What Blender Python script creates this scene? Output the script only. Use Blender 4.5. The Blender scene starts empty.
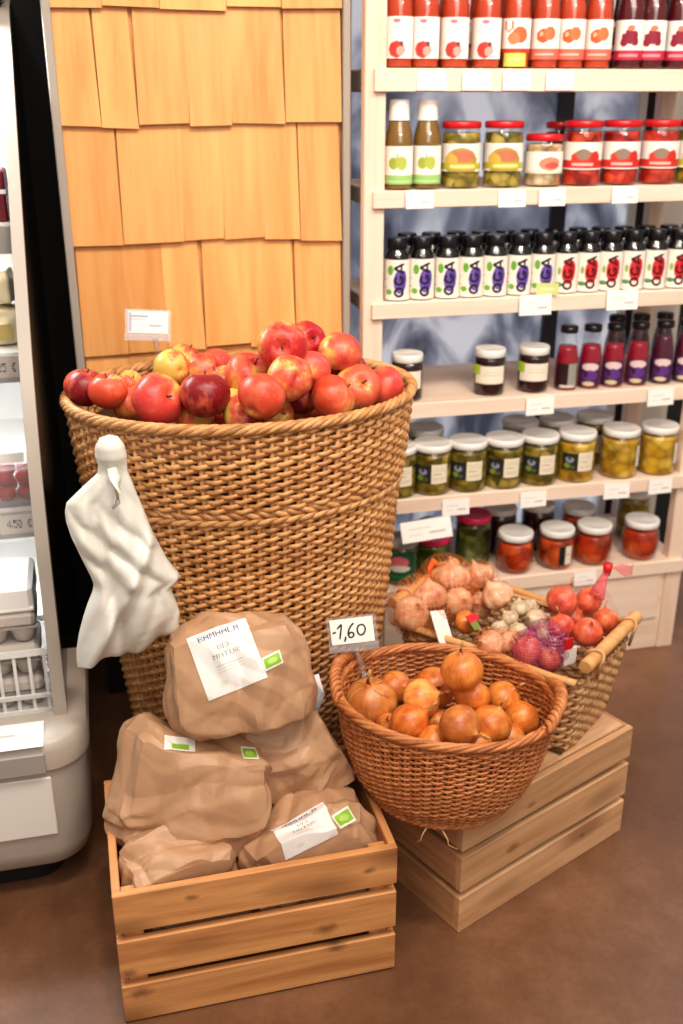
import bpy, math, random
import numpy as np
from mathutils import Vector, Matrix, noise as mnoise
from mathutils.bvhtree import BVHTree
random.seed(7); np.random.seed(7)
PI = math.pi
C = bpy.context.scene.collection
R = math.radians

# ------------------------------------------------------------------ colours / materials
def lin(c):
    c /= 255.0
    return c/12.92 if c <= .04045 else ((c+.055)/1.055)**2.4
def S(r, g, b): return (lin(r), lin(g), lin(b))
def mix3(a, b, t): return tuple(a[i]*(1-t)+b[i]*t for i in range(3))

class NT:
    def __init__(s, name):
        s.m = bpy.data.materials.new(name); s.m.use_nodes = True
        s.t = s.m.node_tree; s.t.nodes.clear()
        s.out = s.n('ShaderNodeOutputMaterial')
    def n(s, typ, **kw):
        nd = s.t.nodes.new(typ)
        for k, v in kw.items():
            if k in nd.inputs.keys() if isinstance(k, str) else False: nd.inputs[k].default_value = v
            else: setattr(nd, k, v)
        return nd
    def l(s, a, b): s.t.links.new(a, b)
    def math(s, op, a, b=None):
        nd = s.n('ShaderNodeMath', operation=op)
        for i, v in enumerate((a, b)):
            if v is None: continue
            if isinstance(v, (int, float)): nd.inputs[i].default_value = v
            else: s.l(v, nd.inputs[i])
        return nd.outputs[0]
    def ramp(s, fac, stops):
        nd = s.n('ShaderNodeValToRGB'); e = nd.color_ramp.elements
        while len(e) < len(stops): e.new(.5)
        for el, (p, c) in zip(e, stops):
            el.position = p; el.color = (*c, 1) if len(c) == 3 else c
        s.l(fac, nd.inputs[0]); return nd.outputs[0]
    def mixc(s, f, a, b, blend='MIX'):
        nd = s.n('ShaderNodeMix', data_type='RGBA', blend_type=blend)
        for i, v in ((0, f), (6, a), (7, b)):
            if isinstance(v, (int, float)): nd.inputs[i].default_value = v
            elif isinstance(v, tuple): nd.inputs[i].default_value = (*v, 1)
            else: s.l(v, nd.inputs[i])
        return nd.outputs[2]
    def coord(s, which='Object', scale=(1, 1, 1), loc=None):
        tc = s.n('ShaderNodeTexCoord'); mp = s.n('ShaderNodeMapping')
        mp.inputs['Scale'].default_value = scale
        s.l(tc.outputs[which], mp.inputs[0])
        if loc is not None: s.l(loc, mp.inputs['Location'])
        return mp.outputs[0]
    def noise(s, co, scale, detail=3, rough=.5, dist=0):
        nd = s.n('ShaderNodeTexNoise'); nd.inputs['Scale'].default_value = scale
        nd.inputs['Detail'].default_value = detail; nd.inputs['Roughness'].default_value = rough
        nd.inputs['Distortion'].default_value = dist
        s.l(co, nd.inputs['Vector']); return nd.outputs[0]
    def rnd(s): return s.n('ShaderNodeObjectInfo').outputs['Random']
    def bsdf(s, col, rough=.5, spec=.5, metallic=0, sub=0, bump=None, bstr=.3, bdist=.01, emis=None, estr=0, coat=0):
        b = s.n('ShaderNodeBsdfPrincipled')
        for k, v in (('Base Color', col), ('Roughness', rough), ('Specular IOR Level', spec), ('Metallic', metallic), ('Coat Weight', coat)):
            if isinstance(v, tuple): b.inputs[k].default_value = (*v, 1)
            elif isinstance(v, (int, float)): b.inputs[k].default_value = v
            else: s.l(v, b.inputs[k])
        if sub:
            b.inputs['Subsurface Weight'].default_value = sub; b.inputs['Subsurface Radius'].default_value = (.6, .3, .15); b.inputs['Subsurface Scale'].default_value = .01
        if emis: b.inputs['Emission Color'].default_value = (*emis, 1); b.inputs['Emission Strength'].default_value = estr
        if bump is not None:
            bp = s.n('ShaderNodeBump'); bp.inputs['Strength'].default_value = bstr; bp.inputs['Distance'].default_value = bdist
            s.l(bump, bp.inputs['Height']); s.l(bp.outputs[0], b.inputs['Normal'])
        s.l(b.outputs[0], s.out.inputs[0]); return b

def plain(name, c, rough=.5, spec=.5, metallic=0, var=.0, **k):
    t = NT(name); col = c
    if var:
        f = t.noise(t.coord('Object'), 30, 3)
        col = t.mixc(f, tuple(x*(1-var) for x in c), tuple(min(1, x*(1+var)) for x in c))
    t.bsdf(col, rough, spec, metallic, **k); return t.m

def wood(name, c1, c2, axis='X', scale=1.0, knots=True, rough=.5, var=.25, dark=None, spots=()):
    t = NT(name)
    off = t.math('MULTIPLY', t.rnd(), 13.0)
    isl = t.n('ShaderNodeNewGeometry').outputs['Random Per Island']
    off = t.math('ADD', off, t.math('MULTIPLY', isl, 9.0))
    st = {'X': (2.0, 30, 30), 'Y': (30, 2.0, 30), 'Z': (30, 30, 2.0)}[axis]
    cb = t.n('ShaderNodeCombineXYZ')
    for i in range(3): t.l(off, cb.inputs[i])
    co = t.coord('Object', tuple(x*scale for x in st), cb.outputs[0])
    a = t.noise(co, 1.0, 4, .6, .6)
    b = t.noise(co, 4.0, 3, .6)
    f = t.math('ADD', t.math('MULTIPLY', a, .7), t.math('MULTIPLY', b, .3))
    col = t.ramp(f, [(.34, c2), (.5, mix3(c1, c2, .4)), (.62, c1)])
    v = t.math('ADD', 1-var/2, t.math('MULTIPLY', isl, var))
    vc = t.n('ShaderNodeCombineColor')
    for i in range(3): t.l(v, vc.inputs[i])
    col = t.mixc(1.0, col, vc.outputs[0], 'MULTIPLY')
    if knots:
        kn = {'X': (5, 14, 14), 'Y': (14, 5, 14), 'Z': (14, 14, 5)}[axis]
        co2 = t.coord('Object', tuple(x*scale for x in kn), cb.outputs[0])
        vo = t.n('ShaderNodeTexVoronoi'); vo.inputs['Scale'].default_value = 1.0; t.l(co2, vo.inputs['Vector'])
        kf = t.ramp(vo.outputs['Distance'], [(.0, (1, 1, 1)), (.16, (.8, .8, .8)), (.36, (0, 0, 0))])
        col = t.mixc(t.math('MULTIPLY', kf, .65), col, dark or tuple(x*.35 for x in c2))
    for (kx, kz, kr) in spots:
        mp = t.coord('Object', (.55, 0, 1)); dn = t.n('ShaderNodeVectorMath', operation='DISTANCE')
        wv = t.n('ShaderNodeVectorMath', operation='ADD'); t.l(mp, wv.inputs[0])
        cn = t.n('ShaderNodeCombineXYZ'); wob = t.math('MULTIPLY', t.math('SUBTRACT', t.noise(t.coord('Object'), 60, 2), .5), .012)
        t.l(wob, cn.inputs[0]); t.l(wob, cn.inputs[2]); t.l(cn.outputs[0], wv.inputs[1])
        t.l(wv.outputs[0], dn.inputs[0]); dn.inputs[1].default_value = (kx*.55, 0, kz)
        kf = t.ramp(t.math('DIVIDE', dn.outputs['Value'], kr), [(0, (1, 1, 1)), (.35, (.8, .8, .8)), (1, (0, 0, 0))])
        col = t.mixc(t.math('MULTIPLY', kf, .7), col, dark)
    t.bsdf(col, rough, .4, bump=f, bstr=.12, bdist=.003); return t.m

def vcol(name, rough=.5, spec=.4, coat=0):
    t = NT(name); a = t.n('ShaderNodeAttribute', attribute_name='Col')
    t.bsdf(a.outputs['Color'], rough, spec, coat=coat); return t.m

def glass(name, tint=(1, 1, 1), gl=.9, rough=.04, base=.0, milk=None):
    t = NT(name)
    tr = t.n('ShaderNodeBsdfTransparent'); tr.inputs[0].default_value = (*tint, 1)
    g = t.n('ShaderNodeBsdfGlossy'); g.inputs['Roughness'].default_value = rough; g.inputs['Color'].default_value = (gl, gl, gl, 1)
    fr = t.n('ShaderNodeLayerWeight'); fr.inputs[0].default_value = .5
    fac = t.math('ADD', t.math('MULTIPLY', t.math('POWER', fr.outputs['Facing'], 4.0), .6), base+.03)
    m = t.n('ShaderNodeMixShader'); t.l(fac, m.inputs[0]); t.l(tr.outputs[0], m.inputs[1]); t.l(g.outputs[0], m.inputs[2])
    o = m.outputs[0]
    if milk:
        d = t.n('ShaderNodeBsdfDiffuse'); d.inputs[0].default_value = (*milk[0], 1)
        m2 = t.n('ShaderNodeMixShader'); m2.inputs[0].default_value = milk[1]
        t.l(o, m2.inputs[1]); t.l(d.outputs[0], m2.inputs[2]); o = m2.outputs[0]
    t.l(o, t.out.inputs[0]); return t.m

def chunks(name, cols, scale=40, rough=.25):
    t = NT(name)
    cb = t.n('ShaderNodeCombineXYZ'); off = t.math('MULTIPLY', t.rnd(), 7.0)
    for i in range(3): t.l(off, cb.inputs[i])
    co = t.coord('Object', (1, 1, 1.25), cb.outputs[0])
    vo = t.n('ShaderNodeTexVoronoi'); vo.inputs['Scale'].default_value = scale; t.l(co, vo.inputs['Vector'])
    sp = t.n('ShaderNodeSeparateColor'); t.l(vo.outputs['Color'], sp.inputs[0])
    n = len(cols); col = t.ramp(sp.outputs[0], [(i/max(1, n-1), c) for i, c in enumerate(cols)])
    dk = t.ramp(vo.outputs['Distance'], [(.3, (1, 1, 1)), (.9, (.4, .36, .32))])
    col = t.mixc(1.0, col, dk, 'MULTIPLY')
    t.bsdf(col, rough, .5); return t.m

# ------------------------------------------------------------------ mesh building
class MB:
    def __init__(s): s.v = []; s.f = []; s.n = 0; s.c = []
    def add(s, v, f, col=None):
        v = np.asarray(v, float).reshape(-1, 3)
        s.v.append(v); b = s.n
        s.f.extend([tuple(i+b for i in q) for q in f]); s.n += len(v)
        if col is not None:
            c = np.asarray(col, float)
            s.c.append(np.tile(c, (len(v), 1)) if c.ndim == 1 else c)
        elif s.c or False: s.c.append(np.ones((len(v), 3)))
        return s
    def box(s, x0, x1, y0, y1, z0, z1, M=None, bev=.0, col=None):
        if bev <= 0:
            v = [(x, y, z) for z in (z0, z1) for y in (y0, y1) for x in (x0, x1)]
            f = [(0, 2, 3, 1), (4, 5, 7, 6), (0, 1, 5, 4), (2, 6, 7, 3), (0, 4, 6, 2), (1, 3, 7, 5)]
        else:
            b = min(bev, (x1-x0)*.45, (y1-y0)*.45, (z1-z0)*.45)
            import itertools
            v = []; idx = {}
            X = (x0, x1); Y = (y0, y1); Z = (z0, z1)
            for cx, cy, cz in itertools.product((0, 1), repeat=3):
                sx, sy, sz = (1-2*cx), (1-2*cy), (1-2*cz)
                idx[cx, cy, cz, 0] = len(v); v.append((X[cx], Y[cy]+sy*b, Z[cz]+sz*b))
                idx[cx, cy, cz, 1] = len(v); v.append((X[cx]+sx*b, Y[cy], Z[cz]+sz*b))
                idx[cx, cy, cz, 2] = len(v); v.append((X[cx]+sx*b, Y[cy]+sy*b, Z[cz]))
            f = []
            def q(*k): f.append(tuple(idx[a] for a in k))
            for c in (0, 1):
                k = [(c, 0, 0, 0), (c, 1, 0, 0), (c, 1, 1, 0), (c, 0, 1, 0)]; q(*(k if c else k[::-1]))
                k = [(0, c, 0, 1), (1, c, 0, 1), (1, c, 1, 1), (0, c, 1, 1)]; q(*(k[::-1] if c else k))
                k = [(0, 0, c, 2), (1, 0, c, 2), (1, 1, c, 2), (0, 1, c, 2)]; q(*(k if c else k[::-1]))
            for a in (0, 1):
                for bb in (0, 1):
                    q((a, bb, 0, 0), (a, bb, 1, 0), (a, bb, 1, 1), (a, bb, 0, 1))
                    q((a, 0, bb, 0), (a, 1, bb, 0), (a, 1, bb, 2), (a, 0, bb, 2))
                    q((0, a, bb, 1), (1, a, bb, 1), (1, a, bb, 2), (0, a, bb, 2))
            for cx, cy, cz in itertools.product((0, 1), repeat=3):
                q((cx, cy, cz, 0), (cx, cy, cz, 1), (cx, cy, cz, 2))
        v = np.array(v, float)
        if M is not None: v = xf(v, M)
        return s.add(v, f, col)
    def lathe(s, prof, n=32, M=None, cap=True, col=None, lob=None):
        v = []; a = np.arange(n)*2*PI/n
        for r, z in prof:
            rr = r*(lob(a, z) if lob else 1.0)
            v.append(np.stack([rr*np.cos(a), rr*np.sin(a), np.full(n, z)], 1))
        m = len(prof); v = np.concatenate(v); f = []
        for i in range(m-1):
            for j in range(n):
                k = (j+1) % n; f.append((i*n+j, i*n+k, (i+1)*n+k, (i+1)*n+j))
        if cap: f.append(tuple(range(n))[::-1]); f.append(tuple((m-1)*n+j for j in range(n)))
        if M is not None: v = xf(v, M)
        return s.add(v, f, col)
    def tube(s, pts, r, sides=8, closed=False, col=None, up=(0, 0, 1), cap=True, ry=None):
        P = np.asarray(pts, float); n = len(P)
        rr = np.full(n, r) if np.isscalar(r) else np.asarray(r, float)
        T = np.roll(P, -1, 0)-np.roll(P, 1, 0)
        if not closed: T[0] = P[1]-P[0]; T[-1] = P[-1]-P[-2]
        T /= np.linalg.norm(T, axis=1)[:, None]+1e-12
        U = np.tile(np.array(up, float), (n, 1)); bad = np.abs((U*T).sum(1)) > .95
        U[bad] = (1, .2, 0)
        A = np.cross(T, U); A /= np.linalg.norm(A, axis=1)[:, None]+1e-12
        B = np.cross(A, T)
        ph = np.arange(sides)*2*PI/sides
        kb = 1.0 if ry is None else ry
        V = (P[:, None, :]+A[:, None, :]*(np.cos(ph)[None, :, None]*rr[:, None, None])+B[:, None, :]*(np.sin(ph)[None, :, None]*rr[:, None, None]*kb)).reshape(-1, 3)
        f = []
        for i in range(n if closed else n-1):
            a0 = i*sides; b0 = ((i+1) % n)*sides
            for j in range(sides):
                k = (j+1) % sides; f.append((a0+j, a0+k, b0+k, b0+j))
        if not closed and cap:
            f.append(tuple(range(sides))[::-1]); f.append(tuple((n-1)*sides+j for j in range(sides)))
        return s.add(V, f, col)
    def grid(s, P, closed_u=False, col=None):
        P = np.asarray(P, float); a, b = P.shape[:2]; f = []
        for i in range(a-1):
            for j in range(b if closed_u else b-1):
                k = (j+1) % b; f.append((i*b+j, i*b+k, (i+1)*b+k, (i+1)*b+j))
        return s.add(P.reshape(-1, 3), f, None if col is None else np.asarray(col).reshape(-1, 3))
    def build(s, name, mat, parent=None, loc=None, rot=None, smooth=True, flat_angle=None):
        me = bpy.data.meshes.new(name)
        v = np.concatenate(s.v) if s.v else np.zeros((0, 3))
        me.from_pydata(v.tolist(), [], s.f)
        if s.c:
            c = np.concatenate(s.c)
            at = me.color_attributes.new('Col', 'FLOAT_COLOR', 'POINT')
            at.data.foreach_set('color', np.concatenate([c, np.ones((len(c), 1))], 1).astype(np.float32).ravel())
        me.validate()
        if smooth: me.polygons.foreach_set('use_smooth', [True]*len(me.polygons))
        if flat_angle is not None: me.set_sharp_from_angle(angle=R(flat_angle))
        if mat: me.materials.append(mat)
        o = bpy.data.objects.new(name, me); C.objects.link(o)
        if parent is not None: o.parent = parent
        if loc is not None: o.location = loc
        if rot is not None: o.rotation_euler = rot
        me.update(); return o

def xf(v, M):
    M = np.array(M); return v@M[:3, :3].T+M[:3, 3]
def TM(loc=(0, 0, 0), rot=(0, 0, 0), sc=(1, 1, 1)):
    from mathutils import Euler
    return Matrix.LocRotScale(Vector(loc), Euler(rot), Vector(sc))

def tag(o, label, cat, group=None):
    o['label'] = label; o['category'] = cat
    if group: o['group'] = group
    return o
def thing(name, label, cat, loc=(0, 0, 0), rot=(0, 0, 0), group=None):
    o = bpy.data.objects.new(name, None); C.objects.link(o); o.empty_display_size = .05
    o.location = loc; o.rotation_euler = rot
    return tag(o, label, cat, group)
def struct(o): o['kind'] = 'structure'; return o
def dup(root, loc, rot=None, label=None, group=None, scale=None):
    r = root.copy(); C.objects.link(r); r.location = loc
    if rot is not None: r.rotation_euler = rot
    if scale is not None: r.scale = scale
    if label: r['label'] = label
    if group: r['group'] = group
    for ch in list(root.children):
        c = ch.copy(); C.objects.link(c); c.parent = r
        for g in ch.children:
            d = g.copy(); C.objects.link(d); d.parent = c
    return r
ORD = ['first', 'second', 'third', 'fourth', 'fifth', 'sixth', 'seventh', 'eighth', 'ninth', 'tenth', 'eleventh', 'twelfth', 'thirteenth', 'fourteenth']

# ------------------------------------------------------------------ materials
M = {}
M['crate'] = wood('pine crate', S(220, 162, 104), S(172, 108, 60), 'X', .8, dark=S(96, 52, 24), spots=((.335, .118, .014), (.352, .074, .013), (.03, .060, .014), (.012, .105, .011), (.12, .235, .008), (.41, .225, .007)))
M['crate_y'] = wood('pine crate side', S(216, 158, 102), S(168, 106, 60), 'Y', .8, dark=S(96, 52, 24))
M['crate2'] = wood('pale pine crate', S(222, 180, 138), S(190, 142, 98), 'X', .8, dark=S(120, 74, 40), spots=((.17, .20, .009), (.13, .125, .012), (.33, .05, .008)))
M['crate2_y'] = wood('pale pine crate side', S(204, 156, 112), S(164, 114, 74), 'Y', .8, dark=S(120, 74, 40))
M['birch'] = wood('pale birch', S(241, 219, 200), S(228, 199, 175), 'X', .6, knots=False, var=.06)
M['birch_z'] = wood('pale birch upright', S(241, 219, 200), S(228, 199, 175), 'Z', .6, knots=False, var=.06)
M['shingle'] = wood('wood shingle', S(243, 183, 114), S(223, 150, 82), 'Z', .45, knots=False, rough=.42, var=.2)
M['alu'] = plain('grey frame', S(174, 164, 153), .4, .5)
M['black'] = plain('black panel', S(16, 15, 15), .22, .5)
M['slate'] = plain('slate post', S(62, 64, 78), .4)
M['dark'] = plain('dark wall', S(20, 18, 17), .8)
M['cream'] = plain('cream plastic', S(190, 180, 169), .35, .5)
M['greymid'] = plain('grey plastic', S(168, 162, 158), .4)
M['white'] = plain('white plastic', S(238, 236, 232), .4)
M['paperwhite'] = plain('white card', S(240, 236, 230), .6)
M['ink'] = plain('black ink', S(25, 25, 30), .6)
M['red'] = plain('red lid', S(206, 28, 34), .3)
M['whitelid'] = plain('white lid', S(238, 236, 230), .3)
M['pinklid'] = plain('pink lid', S(214, 40, 88), .3)
M['blacklid'] = plain('black cap', S(20, 18, 20), .25)
M['glass'] = glass('clear glass', (.97, .98, .97), base=.03)
M['plastic'] = glass('clear plastic', (.96, .96, .97), base=.05, rough=.12, milk=((.8, .8, .82), .10))
M['clearfilm'] = glass('clear film', base=.02)
M['vlabel'] = vcol('printed label', .55)
M['vgloss'] = vcol('printed gloss', .3)

# floor
t = NT('brown polished concrete')
co = t.coord('Object')
n1 = t.noise(co, 2.2, 6, .6, .4); n2 = t.noise(co, 14, 5, .65); n3 = t.noise(co, 90, 2)
f = t.math('ADD', t.math('MULTIPLY', n1, .6), t.math('ADD', t.math('MULTIPLY', n2, .28), t.math('MULTIPLY', n3, .12)))
col = t.ramp(f, [(.3, S(90, 58, 39)), (.5, S(116, 79, 54)), (.7, S(144, 104, 77))])
ro = t.math('ADD', .24, t.math('MULTIPLY', n2, .22))
t.bsdf(col, ro, .5, bump=n3, bstr=.04, bdist=.002)
M['floor'] = t.m

def wicker(name, a, b, c):
    t = NT(name)
    co = t.coord('Object')
    n1 = t.noise(co, 60, 3, .6); n2 = t.noise(co, 9, 2)
    isl = t.n('ShaderNodeNewGeometry').outputs['Random Per Island']
    f = t.math('ADD', t.math('MULTIPLY', n1, .5), t.math('ADD', t.math('MULTIPLY', n2, .25), t.math('MULTIPLY', isl, .25)))
    col = t.ramp(f, [(.28, c), (.5, b), (.72, a)])
    t.bsdf(col, .42, .45, bump=n1, bstr=.15, bdist=.002); return t.m
M['wick'] = wicker('golden wicker', S(216, 168, 112), S(192, 139, 85), S(150, 98, 54))
M['wick_in'] = plain('dark wicker base', S(92, 58, 30), .7)
M['wick2'] = wicker('red brown wicker', S(214, 146, 90), S(190, 118, 66), S(150, 84, 42))
M['wick3'] = wicker('tan wicker', S(220, 178, 128), S(200, 152, 102), S(158, 110, 68))
M['rod'] = wood('peeled willow rod', S(222, 172, 112), S(186, 132, 76), 'X', .6, knots=False)

# ------------------------------------------------------------------ setting
o = MB().box(-2.5, 3.6, -1.2, 4.2, -.04, 0).build('floor', M['floor'], smooth=False); struct(o)
o = MB().box(-.056, .552, 2.275, 2.62, 0, 2.7).build('wall_back', M['dark'], smooth=False); struct(o)
o = MB().box(-.20, -.057, 2.60, 2.64, 0, 2.7).build('wall_recess', M['dark'], smooth=False); struct(o)
for i, (x0, x1) in enumerate(((-2.5, -.20), (3.0, 3.6))):
    o = MB().box(x0, x1, 2.64, 2.68, 0, 2.7).build('wall_rear', M['cream'], smooth=False); struct(o)
# glazed wall behind the shelf
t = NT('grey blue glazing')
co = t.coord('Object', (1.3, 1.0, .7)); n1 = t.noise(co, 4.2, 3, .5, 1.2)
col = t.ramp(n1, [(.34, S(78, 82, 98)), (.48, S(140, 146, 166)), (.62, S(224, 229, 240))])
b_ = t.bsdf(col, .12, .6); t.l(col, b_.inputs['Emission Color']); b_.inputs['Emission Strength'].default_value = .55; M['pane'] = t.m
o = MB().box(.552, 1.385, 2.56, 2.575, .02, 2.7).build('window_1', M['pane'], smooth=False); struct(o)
for i, (x0, x1, m) in enumerate(((1.165, 1.205, 'slate'), (1.385, 1.405, 'paperwhite'), (1.405, 1.475, 'dark'), (1.475, 1.57, 'cream'), (1.57, 1.63, 'dark'))):
    o = MB().box(x0, x1, 2.545, 2.56 if i == 0 else 2.60, 0, 2.7).build('trim_%d' % (i+1), M[m], smooth=False); struct(o)

o = MB().box(1.63, 3.0, 2.56, 2.575, .02, 2.7).build('unseen_glow_pane', M['pane'], smooth=False); struct(o)  # glowing pane added out of view for the bluish reflection on the floor
# shingled panel --------------------------------------------------------------
pan = thing('shingle_panel', 'tall orange wooden shingle wall panel in a pale frame behind the apple basket', 'wall panel', (.245, 2.25, 0))
def shingle_mesh():
    mb = MB(); rng = random.Random(3)
    rows = [(1.548, 2.1, [-.037, .06, .17, .3, .41, .534]),
            (1.332, 1.575, [-.037, .041, .114, .216, .303, .414, .534]),
            (1.10, 1.36, [-.038, .066, .192, .277, .363, .442, .534]),
            (.872, 1.125, [-.036, .059, .144, .226, .326, .429, .535]),
            (.60, .90, [-.036, .05, .16, .25, .35, .44, .535])]
    for (z0, z1, xs) in rows:
        for a, b in zip(xs[:-1], xs[1:]):
            j0 = rng.uniform(-.006, .006); sk = rng.uniform(-.008, .008)
            th = rng.uniform(.004, .008)
            # a tapered board: bottom edge stands off, top tucks under the row above
            yb = -.012-rng.uniform(0, .004); yt = -.001
            x0, x1 = a-.245+.0006, b-.245-.0006
            v = [(x0, yb, z0+j0), (x1, yb, z0+j0+sk*.4), (x1+sk, yt, z1), (x0+sk*.3, yt, z1),
                 (x0, yb+th, z0+j0), (x1, yb+th, z0+j0+sk*.4), (x1+sk, yt+th*.4, z1), (x0+sk*.3, yt+th*.4, z1)]
            mb.add(v, [(0, 1, 2, 3), (7, 6, 5, 4), (0, 4, 5, 1), (1, 5, 6, 2), (2, 6, 7, 3), (3, 7, 4, 0)])
    return mb
shingle_mesh().build('shingle_cladding', M['shingle'], pan, smooth=False)
MB().box(-.29, .29, .008, .022, .58, 2.1).build('backing_board', M['shingle'], pan, smooth=False)
for x0, x1 in ((-.299, -.2815), (.2905, .3065)):
    MB().box(x0, x1, -.02, .022, .57, 2.14, bev=.002).build('frame_rail', M['alu'], pan, smooth=False)

# ------------------------------------------------------------------ shelving unit
SH = [1.44, 1.203, .969, .736, .502, .265]
X0, X1 = .565, 1.44
su = thing('shelving_unit', 'pale wooden grocery shelving unit full of jars and bottles', 'shelf', (X0, 2.16, 0))
for x in (0, X1-X0-.045):
    for y in (.008, .30):
        MB().box(x, x+.045, y, y+.03, 0, 2.05, bev=.002).build('upright', M['birch_z'], su, smooth=False)
for z in SH+[1.68]:
    th = .045 if z > 1.4 and z < 1.5 else .036
    o = MB().box(.018, X1-X0-.005, 0, .33, z-th, z, bev=.003).build('shelf', M['birch'], su, smooth=False)
    MB().box(.018, X1-X0-.005, -.004, 0, z-th+.002, z-.002).build('price_rail', M['birch'], o, smooth=False)
mb = MB(); mb.box(.045, X1-X0-.045, .012, .03, .0, .228, bev=.002)
mb.build('plinth_panel', M['birch'], su, smooth=False)
MB().box(.06, X1-X0-.06, .005, .0125, .095, .222, bev=.002).build('drawer_front', M['birch'], su, smooth=False)
SY = 2.16

# ------------------------------------------------------------------ label painting
FONT = {'A': ['01110', '10001', '10001', '11111', '10001', '10001', '10001'], 'B': ['11110', '10001', '10001', '11110', '10001', '10001', '11110'],
        'C': ['01111', '10000', '10000', '10000', '10000', '10000', '01111'], 'E': ['11111', '10000', '10000', '11110', '10000', '10000', '11111'],
        'G': ['01110', '10001', '10000', '10111', '10001', '10001', '01110'], 'H': ['10001', '10001', '10001', '11111', '10001', '10001', '10001'],
        'I': ['111', '010', '010', '010', '010', '010', '111'], 'L': ['10000', '10000', '10000', '10000', '10000', '10000', '11111'],
        'M': ['10001', '11011', '10101', '10101', '10001', '10001', '10001'], 'N': ['10001', '11001', '10101', '10011', '10001', '10001', '10001'],
        'O': ['01110', '10001', '10001', '10001', '10001', '10001', '01110'], 'P': ['11110', '10001', '10001', '11110', '10000', '10000', '10000'],
        'R': ['11110', '10001', '10001', '11110', '10100', '10010', '10001'], 'T': ['11111', '00100', '00100', '00100', '00100', '00100', '00100'],
        'U': ['10001', '10001', '10001', '10001', '10001', '10001', '01110'], 'V': ['10001', '10001', '10001', '10001', '10001', '01010', '00100'],
        'Y': ['10001', '10001', '01010', '00100', '00100', '00100', '00100'], ' ': ['00000']*7, '.': ['0', '0', '0', '0', '0', '1', '1'], '€': ['00111', '01000', '11110', '01000', '11110', '01000', '00111'],
        '0': ['01110', '10001', '10011', '10101', '11001', '10001', '01110'], '1': ['00100', '01100', '00100', '00100', '00100', '00100', '01110'],
        '2': ['01110', '10001', '00001', '00110', '01000', '10000', '11111'], '4': ['00010', '00110', '01010', '10010', '11111', '00010', '00010'],
        '5': ['11111', '10000', '11110', '00001', '00001', '10001', '01110'], ',': ['0', '0', '0', '0', '1', '1', '1'], '6': ['01110', '10000', '10000', '11110', '10001', '10001', '01110'], '9': ['01110', '10001', '10001', '01111', '00001', '00001', '01110']}
def textmask(txt):
    rows = [''.join(FONT[ch][r]+'0' for ch in txt)[:-1] for r in range(7)]
    return np.array([[int(x) for x in r] for r in rows])
class Art:
    def __init__(s, nu, nv, bg):
        s.u, s.v = np.meshgrid(np.linspace(0, 1, nu), np.linspace(0, 1, nv))
        s.c = np.zeros((nv, nu, 3)); s.c[:] = bg
    def rect(s, u0, u1, v0, v1, col): s.c[(s.u >= u0) & (s.u <= u1) & (s.v >= v0) & (s.v <= v1)] = col; return s
    def ell(s, cu, cv, ru, rv, col, a=1.0):
        m = ((s.u-cu)/ru)**2+((s.v-cv)/rv)**2 < 1; s.c[m] = s.c[m]*(1-a)+np.array(col)*a; return s
    def text(s, txt, u0, u1, v0, v1, col, rot=False):
        T = textmask(txt); h, w = T.shape
        if not rot: x = (s.u-u0)/(u1-u0)*w; y = (v1-s.v)/(v1-v0)*h
        else: x = (s.v-v0)/(v1-v0)*w; y = (s.u-u0)/(u1-u0)*h
        m = (x >= 0) & (x < w) & (y >= 0) & (y < h)
        xi = np.clip(x.astype(int), 0, w-1); yi = np.clip(y.astype(int), 0, h-1)
        s.c[m & (T[yi, xi] == 1)] = col; return s
def vertical_oga(s, u0, u1, v0, v1, col):
    """the three letters O G A running upwards, drawn with round strokes"""
    L = (v1-v0)/3.0
    for k in range(3):
        x = (s.v-(v0+k*L))/(L*.88); y = (s.u-u0)/(u1-u0)   # x along the word, y from letter top to bottom
        ins = (x >= 0) & (x <= 1) & (y >= 0) & (y <= 1)
        d = np.sqrt(((x-.5)/.5)**2+((y-.5)/.5)**2)
        ring = (d < 1.0) & (d > .52)
        if k == 0: m = ring
        elif k == 1: m = (ring & ~((x > .55) & (y > .30) & (y < .52))) | ((x > .5) & (x < .98) & (y > .5) & (y < .66))
        else:
            a_ = np.abs(x-.5); m = ((np.abs(a_-.48*y) < .13) | ((np.abs(y-.68) < .09) & (a_ < .48*y)))
        s.c[ins & m] = col
def cyl_label(art, r, z0, z1, ang, mat, parent, name='paper_label'):
    nv, nu = art.c.shape[:2]
    a = np.linspace(-ang, ang, nu); z = np.linspace(z0, z1, nv)
    A, Z = np.meshgrid(a, z)
    rr = r if np.isscalar(r) else np.interp(Z, np.linspace(z0, z1, len(r)), r)
    P = np.stack([rr*np.sin(A), -rr*np.cos(A), Z], -1)
    return MB().grid(P, col=art.c).build(name, mat, parent)
def flat_label(art, w, h, mat, parent, Mx=None, name='printed_face'):
    nv, nu = art.c.shape[:2]
    U, V = np.meshgrid(np.linspace(-w/2, w/2, nu), np.linspace(-h/2, h/2, nv))
    P = np.stack([U, np.zeros_like(U), V], -1)
    if Mx is not None: P = xf(P.reshape(-1, 3), Mx).reshape(nv, nu, 3)
    return MB().grid(P, col=art.c).build(name, mat, parent, smooth=False)

def smoothprof(pts, k=3):
    p = np.array(pts, float)
    for _ in range(k):
        q = [p[0]]
        for a, b in zip(p[:-1], p[1:]): q += [a*.75+b*.25, a*.25+b*.75]
        q.append(p[-1]); p = np.array(q)
    return p.tolist()

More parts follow.
